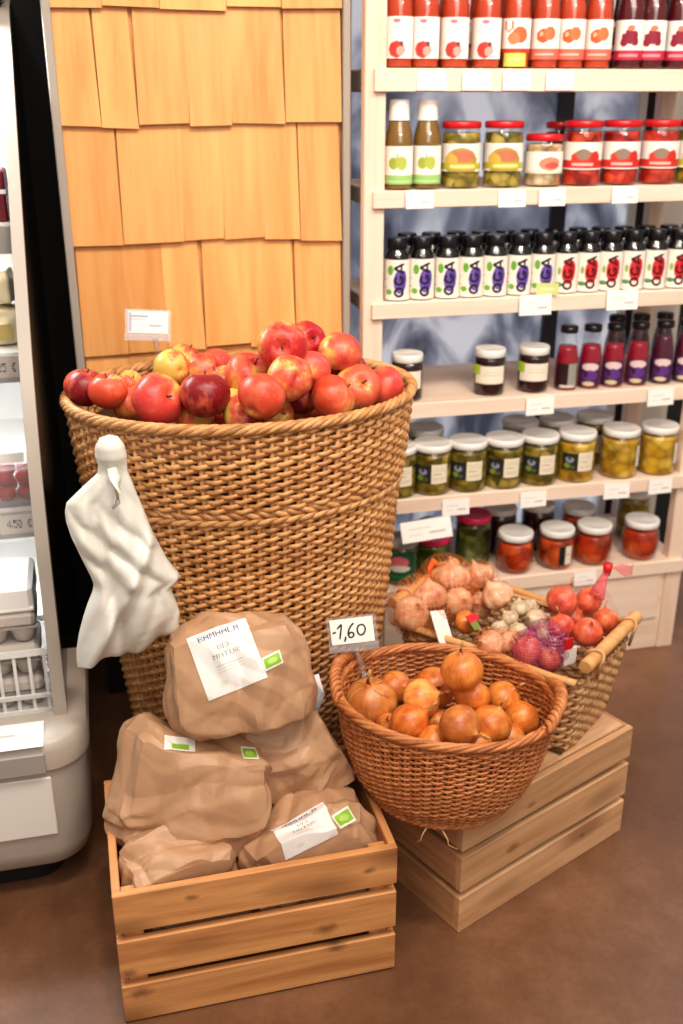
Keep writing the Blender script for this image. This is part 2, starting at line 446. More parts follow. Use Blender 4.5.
# ------------------------------------------------------------------ bottle / jar prototypes
def jar(name, label, r, h, lidr, lidh, lidm, cont, fill=.8, loc=(0, 0, 0), round_=False, neck=.12, wall=.003):
    t = thing(name, label, 'jar', loc)
    hb = h-lidh*.7
    if round_:
        pr = [(.0, 0), (r*.72, 0), (r*.9, h*.06), (r, h*.25), (r*1.0, h*.5), (r*.93, h*.68), (lidr*.93, hb*.93), (lidr*.93, hb)]
    else:
        pr = [(.0, 0), (r*.88, 0), (r*.985, h*.03), (r, h*.08), (r, h*(.9-neck)), (r*.97, h*(.94-neck)), (lidr*.93, hb*.96), (lidr*.93, hb)]
    pr = smoothprof(pr, 2)
    MB().lathe(pr, 32, cap=False).build('glass', M['glass'], t)
    ins = [(max(0, a-wall) if a > 0 else 0, b+(wall if b < wall else 0)) for a, b in pr if b <= hb*fill]
    ins.append((0, ins[-1][1]))
    MB().lathe(ins, 28, cap=False).build('contents', cont, t)
    n = 40
    def rib(a, z): return 1+.012*np.cos(a*20)
    lp = [(lidr*.96, h-lidh), (lidr, h-lidh*.9), (lidr, h-lidh*.18), (lidr*.96, h-lidh*.02), (lidr*.86, h), (lidr*.8, h-lidh*.1), (0.0005, h-lidh*.1)]
    MB().lathe(lp, n, cap=True, lob=rib).build('lid', lidm, t, flat_angle=50)
    return t
def bottle(name, label, pr, fillz, cont, capprof=None, capm=None, wall=.0025, cat='bottle'):
    t = thing(name, label, cat)
    pr = smoothprof(pr, 2)
    MB().lathe(pr, 28, cap=False).build('glass', M['glass'], t)
    ins = [(max(0, a-wall), b+(wall if b < wall else 0)) for a, b in pr if b <= fillz]
    ins.append((0, ins[-1][1]))
    MB().lathe(ins, 24, cap=False).build('contents', cont, t)
    if capprof: MB().lathe(capprof, 28, cap=True).build('cap', capm, t, flat_angle=50)
    return t
WHT = S(244, 238, 228)
# --- contents
t_ = {}
M['tomjuice'] = plain('red juice', S(196, 70, 34), .25, .5, var=.15)
M['cherry'] = plain('dark cherry juice', S(92, 20, 24), .2, .5, var=.2)
M['greenjuice'] = plain('olive juice', S(136, 100, 42), .25, var=.15)
M['pickles'] = chunks('pickles', [S(90, 84, 22), S(146, 130, 36), S(186, 164, 58), S(206, 184, 92)], 45)
M['pale'] = chunks('pale salad', [S(226, 196, 150), S(236, 214, 176), S(210, 150, 100)], 50)
M['redveg'] = chunks('red peppers', [S(170, 26, 18), S(210, 46, 28), S(230, 88, 48)], 40)
M['dark_jam'] = plain('dark jam', S(46, 14, 18), .2, var=.2)
M['darksyrup'] = plain('dark syrup', S(22, 14, 18), .2)
M['redjuice'] = plain('berry juice', S(156, 14, 40), .2, var=.3)
M['purplejuice'] = plain('purple juice', S(84, 18, 46), .2, var=.3)
M['greenpick'] = chunks('green pickles', [S(84, 78, 26), S(122, 108, 36), S(160, 136, 52), S(192, 166, 84)], 42)
M['yellowveg'] = chunks('yellow squash', [S(190, 138, 24), S(220, 172, 42), S(238, 202, 96)], 34)
M['tomato'] = chunks('pickled tomato', [S(166, 42, 16), S(204, 66, 26), S(222, 100, 46)], 26)
M['greenveg'] = chunks('green vegetables', [S(44, 58, 24), S(84, 96, 40), S(124, 128, 58)], 40)
M['darkgreen'] = plain('dark green label', S(24, 74, 44), .5)

def copies(proto, spots, Y, z, rz, labels, group):
    for i, x in enumerate(spots):
        jx = (random.random()-.5)*.1
        if i == 0:
            proto.location = (x, Y, z); proto.rotation_euler = (0, 0, rz+jx); proto['label'] = labels[0]; proto['group'] = group
        else: dup(proto, (x, Y, z), (0, 0, rz+jx), labels[i], group)
RZ = -R(22)
# row 1: tall juice bottles -----------------------------------------------------
JP = [(0, 0), (.026, 0), (.0305, .004), (.0305, .02), (.0305, .095), (.0295, .12), (.022, .155), (.0145, .19), (.0135, .225), (.0135, .238)]
CAP = [(.0145, .226), (.0148, .227), (.0148, .243), (.0135, .246), (.0005, .246)]
def juice(kind):
    cont = M['cherry'] if kind == 'cherry' else M['tomjuice']
    b = bottle('juice_bottle', '', JP, .215, cont, CAP, M['whitelid'])
    a = Art(44, 44, WHT)
    if kind == 'apple':
        a.ell(.5, .9, .09, .05, S(232, 120, 130)); a.rect(.3, .7, .66, .69, S(220, 206, 196)); a.rect(.34, .66, .58, .6, S(226, 212, 202))
        a.ell(.5, .22, .2, .2, S(206, 60, 52)); a.ell(.6, .18, .1, .12, S(240, 160, 150)); a.ell(.62, .36, .05, .05, S(110, 60, 50))
    elif kind == 'orange':
        a.rect(0, 1, 0, .26, S(232, 112, 92)); a.rect(.25, .75, .1, .16, S(246, 190, 176))
        a.ell(.45, .58, .17, .17, S(226, 92, 48)); a.ell(.62, .64, .15, .17, S(232, 116, 70)); a.ell(.4, .62, .05, .06, S(248, 180, 140))
    elif kind == 'vee':
        a.ell(.6, .52, .2, .24, S(230, 104, 62)); a.ell(.45, .42, .15, .18, S(236, 132, 84)); a.rect(0, 1, 0, .12, S(206, 60, 36))
        a.text('V', .2, .42, .6, .92, S(206, 96, 60))
    else:
        a.rect(0, 1, 0, .24, S(196, 44, 70)); a.rect(.25, .75, .08, .15, S(236, 150, 160))
        for cu, cv in ((.38, .56), (.52, .5), (.62, .62), (.48, .68), (.36, .44), (.64, .46)): a.ell(cu, cv, .1, .11, S(140, 30, 52))
        a.ell(.52, .8, .1, .07, S(226, 120, 90))
    cyl_label(a, .0309, .018 if kind != 'vee' else .03, .095, 1.35, M['vlabel'], b)
    if kind == 'vee':
        st = Art(24, 16, S(196, 208, 96)).rect(.2, .8, .45, .6, S(222, 228, 160))
        cyl_label(st, .0314, .004, .03, .8, M['vlabel'], b, 'round_sticker')
    return b
xs = [0.643, 0.699, 0.762, 0.832, 0.897, 0.962, 1.02, 1.082, 1.155, 1.207, 1.272, 1.33]
pa = juice('apple'); copies(pa, xs[:4], 2.2, 1.44, RZ, ['red juice bottle with apple label, %s from the wooden post on top shelf' % w for w in ORD[:4]], 'apple label juice bottles')
pv = juice('vee'); copies(pv, xs[4:5], 2.2, 1.44, RZ, ['red juice bottle with a round green sticker over its label'], 'juice bottles on the top shelf')
po = juice('orange'); copies(po, xs[5:8], 2.2, 1.44, RZ, ['red juice bottle with orange fruit label, %s after the green stickered one' % w for w in ORD[:3]], 'orange fruit juice bottles')
pc = juice('cherry'); copies(pc, xs[8:], 2.2, 1.44, RZ, ['dark juice bottle with berry cluster label, %s of the dark front bottles' % w for w in ORD[:4]], 'dark juice bottles')
b0 = [0.67, 0.73, 0.797, 0.865, 0.93, 0.992, 1.052]
b1 = [1.13, 1.19, 1.25, 1.31]
for i, x in enumerate(b0): dup(pa if i < 3 else po, (x+.02, 2.275, 1.44), (0, 0, RZ), 'red juice bottle in the back row of the top shelf, %s from the post' % ORD[i], 'back row juice bottles')
for i, x in enumerate(b1): dup(pc, (x+.02, 2.275, 1.44), (0, 0, RZ), 'dark juice bottle in the back row of the top shelf, %s dark one' % ORD[i], 'back row dark juice bottles')

# row 2 ---------------------------------------------------------------------------
Z2 = 1.203
GB = [(0, 0), (.028, 0), (.032, .004), (.032, .03), (.032, .088), (.030, .108), (.0225, .135), (.0195, .150), (.0185, .172)]
GC = [(.0175, .142), (.0185, .146), (.0182, .192), (.016, .196), (.0005, .196)]
pg = bottle('juice_bottle', '', GB, .14, M['greenjuice'], None)
MB().lathe([(.0225, .138), (.0212, .148), (.0205, .174), (.019, .178), (.0005, .178)], 28, cap=True).build('foil_cap', M['paperwhite'], pg, flat_angle=50)
a = Art(44, 40, WHT); a.rect(0, 1, 0, .24, S(160, 200, 120)); a.rect(.1, .9, .06, .1, S(200, 220, 170))
a.ell(.42, .55, .13, .16, S(166, 178, 66)); a.ell(.62, .56, .14, .18, S(180, 190, 80)); a.rect(.5, .53, .68, .82, S(96, 110, 60))
cyl_label(a, .0324, .012, .088, 1.3, M['vlabel'], pg)
copies(pg, [.648, .71], 2.2, Z2, RZ, ['olive juice bottle with white foil neck standing against the wooden post', 'olive juice bottle with white foil neck beside the green pickle jar'], 'olive juice bottles')
def vegjar(name, label, cont, art, r=.043, h=.135, lid='red'):
    j = jar(name, label, r, h, r*.96, .014, M[lid], cont, .9)
    if art: cyl_label(art, r*1.008, h*.26, h*.68, 1.45, M['vlabel'], j)
    return j
a = Art(48, 32, WHT); a.ell(.55, .3, .3, .55, S(186, 150, 70)); a.ell(.58, .55, .2, .2, S(198, 120, 90)); a.ell(.36, .4, .12, .25, S(220, 180, 80)); a.rect(0, 1, .08, .3, S(196, 186, 60)); a.rect(.35, .8, .15, .23, S(236, 228, 160))
pj = vegjar('pickle_jar', '', M['pickles'], a)
copies(pj, [.788, .885], 2.205, Z2, RZ, ['red lidded green pickle jar beside the olive juice bottle', 'red lidded green pickle jar beside the pale jar'], 'red lidded pickle jars')
a = Art(40, 32, WHT); a.ell(.62, .45, .2, .3, S(226, 140, 110)); a.ell(.66, .38, .14, .14, S(206, 90, 76)); a.rect(0, 1, 0, .12, S(240, 220, 190))
pl = vegjar('salad_jar', 'short pale salad jar with red lid on second shelf', M['pale'], a, .042, .108); pl.location = (.98, 2.205, Z2); pl.rotation_euler = (0, 0, RZ)
a = Art(48, 32, WHT); a.rect(0, 1, .04, .34, S(216, 52, 44)); a.ell(.5, .4, .22, .3, S(214, 66, 50)); a.ell(.5, .56, .12, .2, S(150, 128, 110)); a.ell(.72, .4, .1, .28, S(206, 50, 40)); a.rect(.3, .7, .14, .24, S(244, 190, 180))
pr_ = vegjar('pepper_jar', '', M['redveg'], a)
copies(pr_, [1.071, 1.163, 1.258], 2.205, Z2, RZ, ['red pepper jar with red lid, %s after the short pale jar' % w for w in ORD[:3]], 'red pepper jars')
a = Art(40, 32, WHT); a.rect(0, 1, .04, .34, S(196, 186, 60))
dup(pj, (1.345, 2.205, Z2), (0, 0, RZ), 'green jar at the far end of the second shelf past the red pepper jars')
dk = vegjar('sauce_jar', 'dark red lidded jar standing behind the short pale jar', M['dark_jam'], None, .03, .13); dk.location = (1.055, 2.30, Z2)

# row 3 -----------------------------------------------------------------------------
Z3 = .969
SB = [(0, 0), (.026, 0), (.0284, .003), (.0284, .02), (.0284, .088), (.0278, .096), (.0225, .106), (.0195, .112), (.0195, .12)]
SC = [(.0212, .110), (.0218, .111), (.0218, .131), (.020, .134), (.0005, .134)]
def syrup(kind):
    b = bottle('syrup_bottle', '', SB, .115, M['darksyrup'], SC, M['blacklid'])
    a = Art(80, 96, S(240, 232, 220)); k = kind == 'purple'
    g = S(110, 176, 60)
    if k:
        a.ell(.56, .46, .17, .3, S(112, 84, 170)); a.ell(.64, .52, .1, .22, S(96, 66, 158)); a.ell(.3, .74, .08, .12, g); a.ell(.26, .2, .09, .07, g); a.rect(.08, .2, .3, .32, S(180, 170, 165)); a.rect(.08, .2, .5, .52, S(190, 180, 170))
    else:
        a.ell(.55, .52, .18, .3, S(214, 40, 40)); a.ell(.64, .58, .1, .24, S(196, 26, 36)); a.ell(.3, .2, .11, .06, S(90, 140, 80)); a.ell(.3, .55, .05, .1, S(150, 180, 90))
    vertical_oga(a, .40, .67, .07, .95, S(26, 20, 34) if k else S(70, 12, 20))
    cyl_label(a, .0288, .003, .09, 1.5, M['vlabel'], b); return b
xs = [0.648, 0.705, 0.764, 0.82, 0.877, 0.935, 0.992, 1.049, 1.104, 1.159, 1.215, 1.272, 1.33, 1.388]
sp = syrup('purple'); copies(sp, xs[:7], 2.195, Z3, RZ+.2, ['black capped bottle with purple berry label, %s from the wooden post' % w for w in ORD[:7]], 'purple label bottles')
sr = syrup('red'); copies(sr, xs[7:], 2.195, Z3, RZ+.1, ['black capped bottle with red berry label, %s after the purple ones' % w for w in ORD[:7]], 'red label bottles')
for i, x in enumerate([.69, .747, .806, .865, .925, .985, 1.045]): dup(sp, (x, 2.262, Z3), (0, 0, RZ), 'black capped bottle in the second row behind purple labels, %s from post' % ORD[i], 'second row purple bottles')
for i, x in enumerate([1.105, 1.163, 1.222, 1.28, 1.34, 1.397]): dup(sr, (x, 2.262, Z3), (0, 0, RZ), 'black capped bottle in the second row behind red labels, %s one' % ORD[i], 'second row red bottles')
st = Art(24, 14, S(206, 214, 140)).rect(.2, .8, .4, .55, S(226, 230, 190))
gs = tag(flat_label(st, .05, .026, M['vlabel'], None, TM((.99, 2.155, .985), (0, 0, RZ))), 'pale green sticker hanging below the last purple label bottle', 'sticker'); gs.name = 'shelf_sticker'

# row 4 -----------------------------------------------------------------------------
Z4 = .736
jj = jar('jam_jar', '', .038, .108, .036, .018, M['whitelid'], M['dark_jam'], .9)
a = Art(40, 32, S(238, 228, 208)); a.rect(0, 1, 0, .06, S(60, 20, 24)); a.rect(.3, .85, .5, .54, S(190, 176, 150)); a.rect(.34, .8, .66, .7, S(200, 188, 160))
cyl_label(a, .0384, .028, .072, 1.0, M['vlabel'], jj)
a = Art(16, 16, S(176, 204, 60)); l2 = cyl_label(a, .0388, .05, .074, .32, M['vlabel'], jj, 'green_sticker'); l2.rotation_euler = (0, 0, -.95)
copies(jj, [.682, .884, .994], 2.21, Z4, RZ+.1, ['white lidded dark jam jar beside the rim of the apple basket', 'white lidded dark jam jar with green dot, standing alone mid shelf', 'white lidded dark jam jar with green dot, next to the berry juice'], 'dark jam jars')
BB = [(0, 0), (.026, 0), (.029, .004), (.029, .03), (.0285, .07), (.024, .1), (.0185, .125), (.0185, .14), (.0195, .142), (.0195, .148)]
def juice4(fill, cont, kind):
    b = bottle('berry_juice_bottle', '', BB, fill, cont, [(.0205, .136), (.0208, .137), (.0208, .149), (.019, .151), (.0005, .151)], M['blacklid'])
    a = Art(32, 40, S(66, 30, 74))
    if kind == 0: a.c[:] = S(40, 14, 20); a.rect(.55, 1, 0, 1, S(150, 150, 140)); a.rect(.2, .9, .0, .12, S(200, 190, 180))
    else:
        a.ell(.5, .8, .4, .16, S(226, 200, 196)); a.ell(.5, .45, .35, .22, S(96, 50, 130)); a.ell(.45, .1, .28, .09, S(206, 190, 150)); a.ell(.3, .5, .1, .14, S(60, 20, 60))
    cyl_label(a, .0294, .008, .066, .9, M['vlabel'], b); return b
p0 = juice4(.108, M['redjuice'], 0); copies(p0, [1.077], 2.205, Z4, RZ, ['red berry juice bottle with a grey side label, nearest the jam jars'], 'berry juice bottles')
p1 = juice4(.105, M['redjuice'], 1); copies(p1, [1.138, 1.198, 1.262], 2.205, Z4, RZ, ['red berry juice bottle with purple label, %s after the grey labelled one' % w for w in ORD[:3]], 'red berry juice bottles')
p2 = juice4(.12, M['purplejuice'], 1); copies(p2, [1.328, 1.39], 2.205, Z4, RZ, ['purple berry juice bottle next to the red ones', 'purple berry juice bottle at the far end of its shelf'], 'purple juice bottles')
for i, x in enumerate([1.245, 1.31, 1.375]): dup(p2, (x, 2.29, Z4), (0, 0, RZ), 'berry juice bottle in the second row, %s one behind' % ORD[i], 'second row berry juice bottles')

# row 5 -----------------------------------------------------------------------------
Z5 = .502
def vjar(cont, kind):
    j = jar('vegetable_jar', '', .0482, .124, .0465, .017, M['whitelid'], cont, .88)
    if kind == 'front':
        a = Art(24, 32, S(38, 40, 36)); a.ell(.5, .62, .26, .18, S(150, 152, 170)); a.ell(.5, .7, .1, .1, S(40, 40, 50)); a.ell(.35, .25, .2, .16, S(130, 150, 40)); a.ell(.66, .2, .18, .12, S(80, 90, 60))
        l1 = cyl_label(a, .0487, .035, .078, .42, M['vlabel'], j, 'black_emblem_label'); l1.rotation_euler = (0, 0, -.36)
        a = Art(28, 32, S(234, 222, 196)); 
        for k, w in ((.8, .6), (.68, .75), (.5, .5), (.3, .7), (.2, .66)): a.rect(.12, .12+w, k-.02, k+.02, S(186, 176, 152))
        l1 = cyl_label(a, .0487, .033, .081, .42, M['vlabel'], j); l1.rotation_euler = (0, 0, .5)
    else:
        a = Art(20, 30, S(228, 220, 206)).rect(.2, .8, .5, .54, S(170, 160, 150)); l1 = cyl_label(a, .0487, .03, .084, .4, M['vlabel'], j); l1.rotation_euler = (0, 0, 1.25)
    return j
v1 = vjar(M['greenpick'], 'front')
copies(v1, [.662, .749, .839, .932, 1.025], 2.207, Z5, RZ-.05, ['white lidded pickle jar half hidden by the big basket', 'white lidded dark pickle jar, first clear of the big basket', 'white lidded pickle jar, second clear of the big basket', 'white lidded pickle jar, third clear of the big basket', 'white lidded pickle jar next to the yellow labelled one'], 'labelled pickle jars')
v2 = vjar(M['yellowveg'], 'front'); copies(v2, [1.124], 2.207, Z5, RZ-.05, ['white lidded yellow vegetable jar with black emblem label'], 'yellow jars')
v3 = vjar(M['yellowveg'], 'side'); copies(v3, [1.242, 1.348], 2.207, Z5, RZ, ['white lidded jar of yellow slices beside the emblem labelled jar', 'white lidded jar of yellow slices against the end post'], 'yellow slice jars')
for i, (x, m) in enumerate(((.768, v1), (1.022, v1), (1.124, v2), (1.228, v1))): dup(m, (x, 2.325, Z5), (0, 0, RZ), 'white lidded jar in the row behind on the pickle shelf, %s from the basket' % ORD[i], 'second row pickle jars')

# row 6 -----------------------------------------------------------------------------
Z6 = .265
tj = jar('tomato_jar', '', .0488, .106, .0445, .017, M['whitelid'], M['tomato'], .86, round_=True)
copies(tj, [.979, 1.196, 1.33], 2.208, Z6, RZ, ['round white lidded tomato jar nearest the garlic', 'round white lidded tomato jar beside the striped label one', 'round white lidded tomato jar standing alone by the end post'], 'round tomato jars')
tj2 = dup(tj, (1.092, 2.208, Z6), (0, 0, RZ), 'round white lidded tomato jar with a black and white side label')
a = Art(24, 30, S(30, 26, 24)).rect(.45, 1, 0, 1, S(232, 222, 200)).rect(.5, .9, .5, .56, S(180, 170, 150)); l = cyl_label(a, .0496, .02, .07, .35, M['vlabel'], tj2); l.rotation_euler = (0, 0, .5)
pk = jar('beet_jar', '', .045, .125, .043, .016, M['whitelid'], M['dark_jam'], .88)
copies(pk, [.985, 1.093], 2.33, Z6, RZ, ['dark jar with white lid behind the nearest tomato jar', 'dark jar with white lid behind the striped label tomato jar'], 'dark jars at the back')
bj = dup(tj, (1.21, 2.33, Z6), (0, 0, RZ), 'round tomato jar in the back row behind the plain tomato jar')
gj = jar('olive_jar', 'tall white lidded olive jar in the back corner by the end post', .045, .135, .0435, .016, M['whitelid'], M['greenpick'], .9, (1.375, 2.335, Z6))
rj = jar('gherkin_jar', 'green gherkin jar with a pink red lid', .047, .135, .045, .016, M['pinklid'], M['greenveg'], .9, (.89, 2.275, Z6))
g2 = jar('bean_jar', '', .045, .11, .043, .016, M['pinklid'], M['greenveg'], .9)
copies(g2, [.79], 2.30, Z6, RZ, ['green bean jar behind the large white price card'], 'bean jars')
g3 = jar('pea_jar', 'dark green labelled jar squeezed beside the apple basket', .045, .115, .043, .016, M['greymid'], M['greenveg'], .9, (.68, 2.215, Z6))
a = Art(32, 32, S(22, 84, 50)).ell(.5, .68, .3, .2, S(222, 110, 120)).ell(.5, .45, .34, .12, S(220, 214, 200)).rect(.1, .9, .1, .22, S(30, 110, 66)); l = cyl_label(a, .0455, .015, .09, .9, M['vlabel'], g3); l.rotation_euler = (0, 0, RZ)
g4 = dup(g2, (.765, 2.225, Z6), (0, 0, RZ), 'green bean jar beside the dark green labelled jar')

# price tags on the rails -------------------------------------------------------------
def tagmesh(w, h):
    t = thing('price_tag', '', 'price tag')
    MB().box(-w/2, w/2, -.0012, .0012, -h/2, h/2).build('plastic_sleeve', M['white'], t, smooth=False)
    a = Art(40, 20, S(246, 240, 232)); a.rect(.14, .6, .62, .68, S(206, 198, 190)); a.rect(.55, .88, .28, .42, S(190, 182, 176)); a.rect(.14, .4, .3, .35, S(214, 206, 198))
    flat_label(a, w*.96, h*.92, M['vlabel'], t, TM((0, -.0014, 0)), 'printed_card'); return t
tp = tagmesh(.062, .036); first = True
TG = [(.701, 1.416, 'under the first two juice bottles'), (.797, 1.416, 'under the third juice bottle'), (.885, 1.416, 'under the green stickered juice bottle'), (.981, 1.416, 'under the orange fruit juice bottles'),
      (.682, 1.185, 'under the olive juice bottles'), (.89, 1.183, 'under the second green pickle jar'), (.983, 1.183, 'under the pale salad jar'), (1.156, 1.185, 'under the red pepper jars'),
      (.961, .951, 'under the last purple label bottle', 1.25), (1.175, .953, 'under the red label bottles', 1.25), (.992, .712, 'under the last jam jar', 1.15), (1.305, .713, 'under the purple juice bottles', 1.15),
      (.794, .474, 'under the first clear pickle jar', 1.1), (.993, .476, 'under the last green pickle jar', 1.1), (1.215, .478, 'under the jar of yellow slices', 1.1), (1.334, .48, 'at the end of the pickle shelf', 1.05), (1.153, .243, 'under the tomato jars')]
for i, q in enumerate(TG):
    s = q[3] if len(q) > 3 else 1.0
    rot = (R(-6), 0, (random.random()-.5)*.12); lab = 'white price tag on the shelf edge '+q[2]
    yy = SY-.0085 if i < 16 else SY-.0085
    if i == 0: tp.location = (q[0], yy, q[1]); tp.rotation_euler = rot; tp['label'] = lab; tp['group'] = 'shelf price tags'
    else: dup(tp, (q[0], yy-.002*(s > 1.2), q[1]), rot, lab, 'shelf price tags', (s, s, s))
big = tagmesh(.125, .05); big.name = 'price_card'; big['label'] = 'large white price card hanging below the pickle shelf by the big basket'; big.location = (.715, 2.13, .432); big.rotation_euler = (R(-20), R(-4), 0)
MB().box(-.0625, .0625, .0, .03, .024, .0255).build('hinge_strip', M['plastic'], big, smooth=False)

# ------------------------------------------------------------------ wicker
def resample(curve, n):
    P = np.array(curve); Q = np.vstack([P, P[:1]]); d = np.r_[0, np.cumsum(np.linalg.norm(np.diff(Q, axis=0), axis=1))]
    s = np.linspace(0, d[-1], n, endpoint=False)
    return np.stack([np.interp(s, d, Q[:, 0]), np.interp(s, d, Q[:, 1])], 1)
def superell(rx, ry, p=2.0, n=720):
    a = np.linspace(0, 2*PI, n, endpoint=False)
    c, s_ = np.cos(a), np.sin(a)
    return np.stack([rx*np.sign(c)*np.abs(c)**(2/p), ry*np.sign(s_)*np.abs(s_)**(2/p)], 1)
def normals2(P):
    T = np.roll(P, -1, 0)-np.roll(P, 1, 0); N = np.stack([T[:, 1], -T[:, 0]], 1)
    return N/(np.linalg.norm(N, axis=1)[:, None]+1e-12)
def weave(scale_of, base, z0, z1, dz, nst, amp, rN, rZ, seed=0, jit=.0008, per=4, sides=6):
    """base: closed curve; scale_of(z) -> (sx, sy); over-one-under-one weave rows"""
    rng = np.random.RandomState(seed)
    Mp = nst*per; Pb = resample(base, Mp); mb = MB(); rows = int(round((z1-z0)/dz))
    ph = np.arange(sides)*2*PI/sides; u = np.arange(Mp)/per
    for k in range(rows):
        z = z0+(k+.5)*dz; sx, sy = scale_of(z); P = Pb*np.array([sx, sy]); N = normals2(P)
        off = amp*np.cos(PI*u+PI*k)
        zz = z+rng.normal(0, jit, nst).repeat(per)*.6+.18*dz*np.sin(PI*u+PI*k)
        rj = 1+rng.normal(0, .05)
        V = np.zeros((Mp, sides, 3))
        rad = off[:, None]+rN*rj*np.cos(ph)[None, :]
        V[:, :, 0] = P[:, 0:1]+N[:, 0:1]*rad; V[:, :, 1] = P[:, 1:2]+N[:, 1:2]*rad
        V[:, :, 2] = zz[:, None]+rZ*rj*np.sin(ph)[None, :]
        idx = np.arange(Mp*sides).reshape(Mp, sides); nx = np.roll(idx, -1, 0)
        F = np.stack([idx, nx, np.roll(nx, -1, 1), np.roll(idx, -1, 1)], -1).reshape(-1, 4)
        mb.add(V.reshape(-1, 3), F.tolist())
    return mb
def stakes(scale_of, base, z0, z1, nst, r, nz=10):
    Pb = resample(base, nst); mb = MB(); zs = np.linspace(z0, z1, nz)
    for i in range(nst):
        mb.tube([(*(Pb[i]*np.array(scale_of(z))), z) for z in zs], r, 6)
    return mb
def braid(curve, z, a, r, turns, strands=3, zf=None, n=400, sides=7):
    P = resample(curve, n); N = normals2(P); mb = MB(); u = np.arange(n)/n*2*PI
    for k in range(strands):
        ps = u*turns+2*PI*k/strands
        zz = z+a*np.sin(ps)+(zf(P) if zf is not None else 0)
        pts = np.stack([P[:, 0]+N[:, 0]*a*np.cos(ps), P[:, 1]+N[:, 1]*a*np.cos(ps), zz], 1)
        mb.tube(pts, r, sides, closed=True)
    return mb

# big apple basket ---------------------------------------------------------------------
bk = thing('apple_basket', 'tall tapering oval golden wicker basket heaped with apples', 'basket', (.244, 1.80, 0))
zk = [0, .236, .366, .453, .70, .735, .746, .90]; rk = [.212, .240, .256, .267, .287, .289, .297, .312]
def sc_big(z):
    r = float(np.interp(z, zk, rk)); return (r, r*.775)
base = superell(1, 1); 
class _: pass
ell_big = superell(1, 1, 2.0)
def big_curve(z): s = sc_big(z); return ell_big*np.array(s)
# reparametrised unit curve so stakes are evenly spaced on the oval
cb = resample(superell(.29, .225), 1440)/np.array([.29, .225])
NS = 82
weave(sc_big, cb, .012, .724, .0089, NS, .0040, .0034, .0045, 1).build('woven_wall', M['wick'], bk)
weave(sc_big, cb, .748, .890, .0089, NS, .0040, .0034, .0045, 2).build('woven_collar', M['wick'], bk)
stakes(sc_big, cb, .0, .895, NS, .0042).build('stakes', M['wick'], bk)
mbb = MB()
for z, r, a, tn in ((.73, .0055, .0045, 34), (.742, .0055, .0045, -34)):
    s = sc_big(.735); P = braid(cb*np.array([s[0]+.003, s[1]+.003]), z, a*.7, r, tn, 2); mbb.add(np.concatenate(P.v), P.f)
mbb.build('belt', M['wick'], bk)
s = sc_big(.9)
braid(cb*np.array([s[0]+.001, s[1]+.001]), .897, .0052, .0052, 20, 5).build('braided_rim', M['wick'], bk)
MB().lathe([(.0005, .014), (.205, .014), (.205, .022), (.0005, .022)], 40, M=TM(sc=(1, .77, 1))).build('basket_floor', M['wick_in'], bk)
MB().lathe([(.0005, .835), (.293, .835), (.293, .842), (.0005, .842)], 48, M=TM(sc=(1, .76, 1))).build('inner_tray', M['wick_in'], bk)

# ------------------------------------------------------------------ apples
def apple_mat():
    t = NT('apple skin')
    oi = t.n('ShaderNodeObjectInfo')
    cb_ = t.n('ShaderNodeCombineXYZ'); off = t.math('MULTIPLY', oi.outputs['Random'], 20.0)
    for i in range(3): t.l(off, cb_.inputs[i])
    co = t.coord('Object', (1, 1, 1), cb_.outputs[0]); co2 = t.coord('Object', (6, 6, .6), cb_.outputs[0])
    n1 = t.noise(co, 1.3, 2, .5); n2 = t.noise(co2, 1.6, 3, .6); n3 = t.noise(co, 14, 2)
    blush = oi.outputs['Alpha']
    f = t.math('ADD', t.math('MULTIPLY', n1, 1.2), t.math('MULTIPLY', n2, .45))
    sxx = t.n('ShaderNodeSeparateXYZ'); tcc = t.n('ShaderNodeTexCoord'); t.l(tcc.outputs['Object'], sxx.inputs[0])
    f = t.math('ADD', f, t.math('SUBTRACT', t.math('MULTIPLY', blush, .8), 1.06))
    f = t.math('ADD', f, t.math('MULTIPLY', sxx.outputs[0], .26))
    yel = t.mixc(n1, S(226, 176, 84), S(206, 186, 96))
    mid = t.mixc(n2, S(214, 84, 58), S(226, 120, 84))
    c = t.mixc(t.ramp(f, [(.22, (0, 0, 0)), (.42, (1, 1, 1))]), yel, mid)
    c = t.mixc(t.ramp(f, [(.42, (0, 0, 0)), (.72, (1, 1, 1))]), c, oi.outputs['Color'])
    c = t.mixc(t.math('MULTIPLY', t.ramp(n3, [(.66, (0, 0, 0)), (.72, (1, 1, 1))]), .35), c, S(232, 180, 140))
    t.bsdf(c, .36, .45, sub=.05); return t.m
M['apple'] = apple_mat(); M['stem'] = plain('brown stem', S(84, 60, 34), .7)
def apple_mesh():
    pr = []
    for i in range(25):
        a = -PI/2+PI*i/24
        r = math.cos(a); z = math.sin(a)*.9
        w = 1+.07*math.sin(a); r *= w
        if i > 18: z -= .26*max(0, 1-(r/.45))**1.3 if r < .45 else 0
        if i < 6: z += .16*max(0, 1-(r/.35))**1.3 if r < .35 else 0
        pr.append((max(r, .004), z))
    mb = MB().lathe(pr, 36, cap=True, lob=lambda a, z: 1+.02*np.cos(5*a)*(1-.6*z)); return mb
ap = apple_mesh(); ap.v = [v*1.0 for v in ap.v]
apl = ap.build('apple', M['apple']); tag(apl, 'x', 'apple', 'apples heaped in the tall basket')
MB().tube([(0, 0, .62), (.03, .01, .75), (.08, .02, .95)], [.045, .035, .05], 6).build('stem', M['stem'], apl)
DR, RD, OR, PK = S(132, 20, 30), S(176, 34, 34), S(204, 72, 44), S(206, 80, 72)
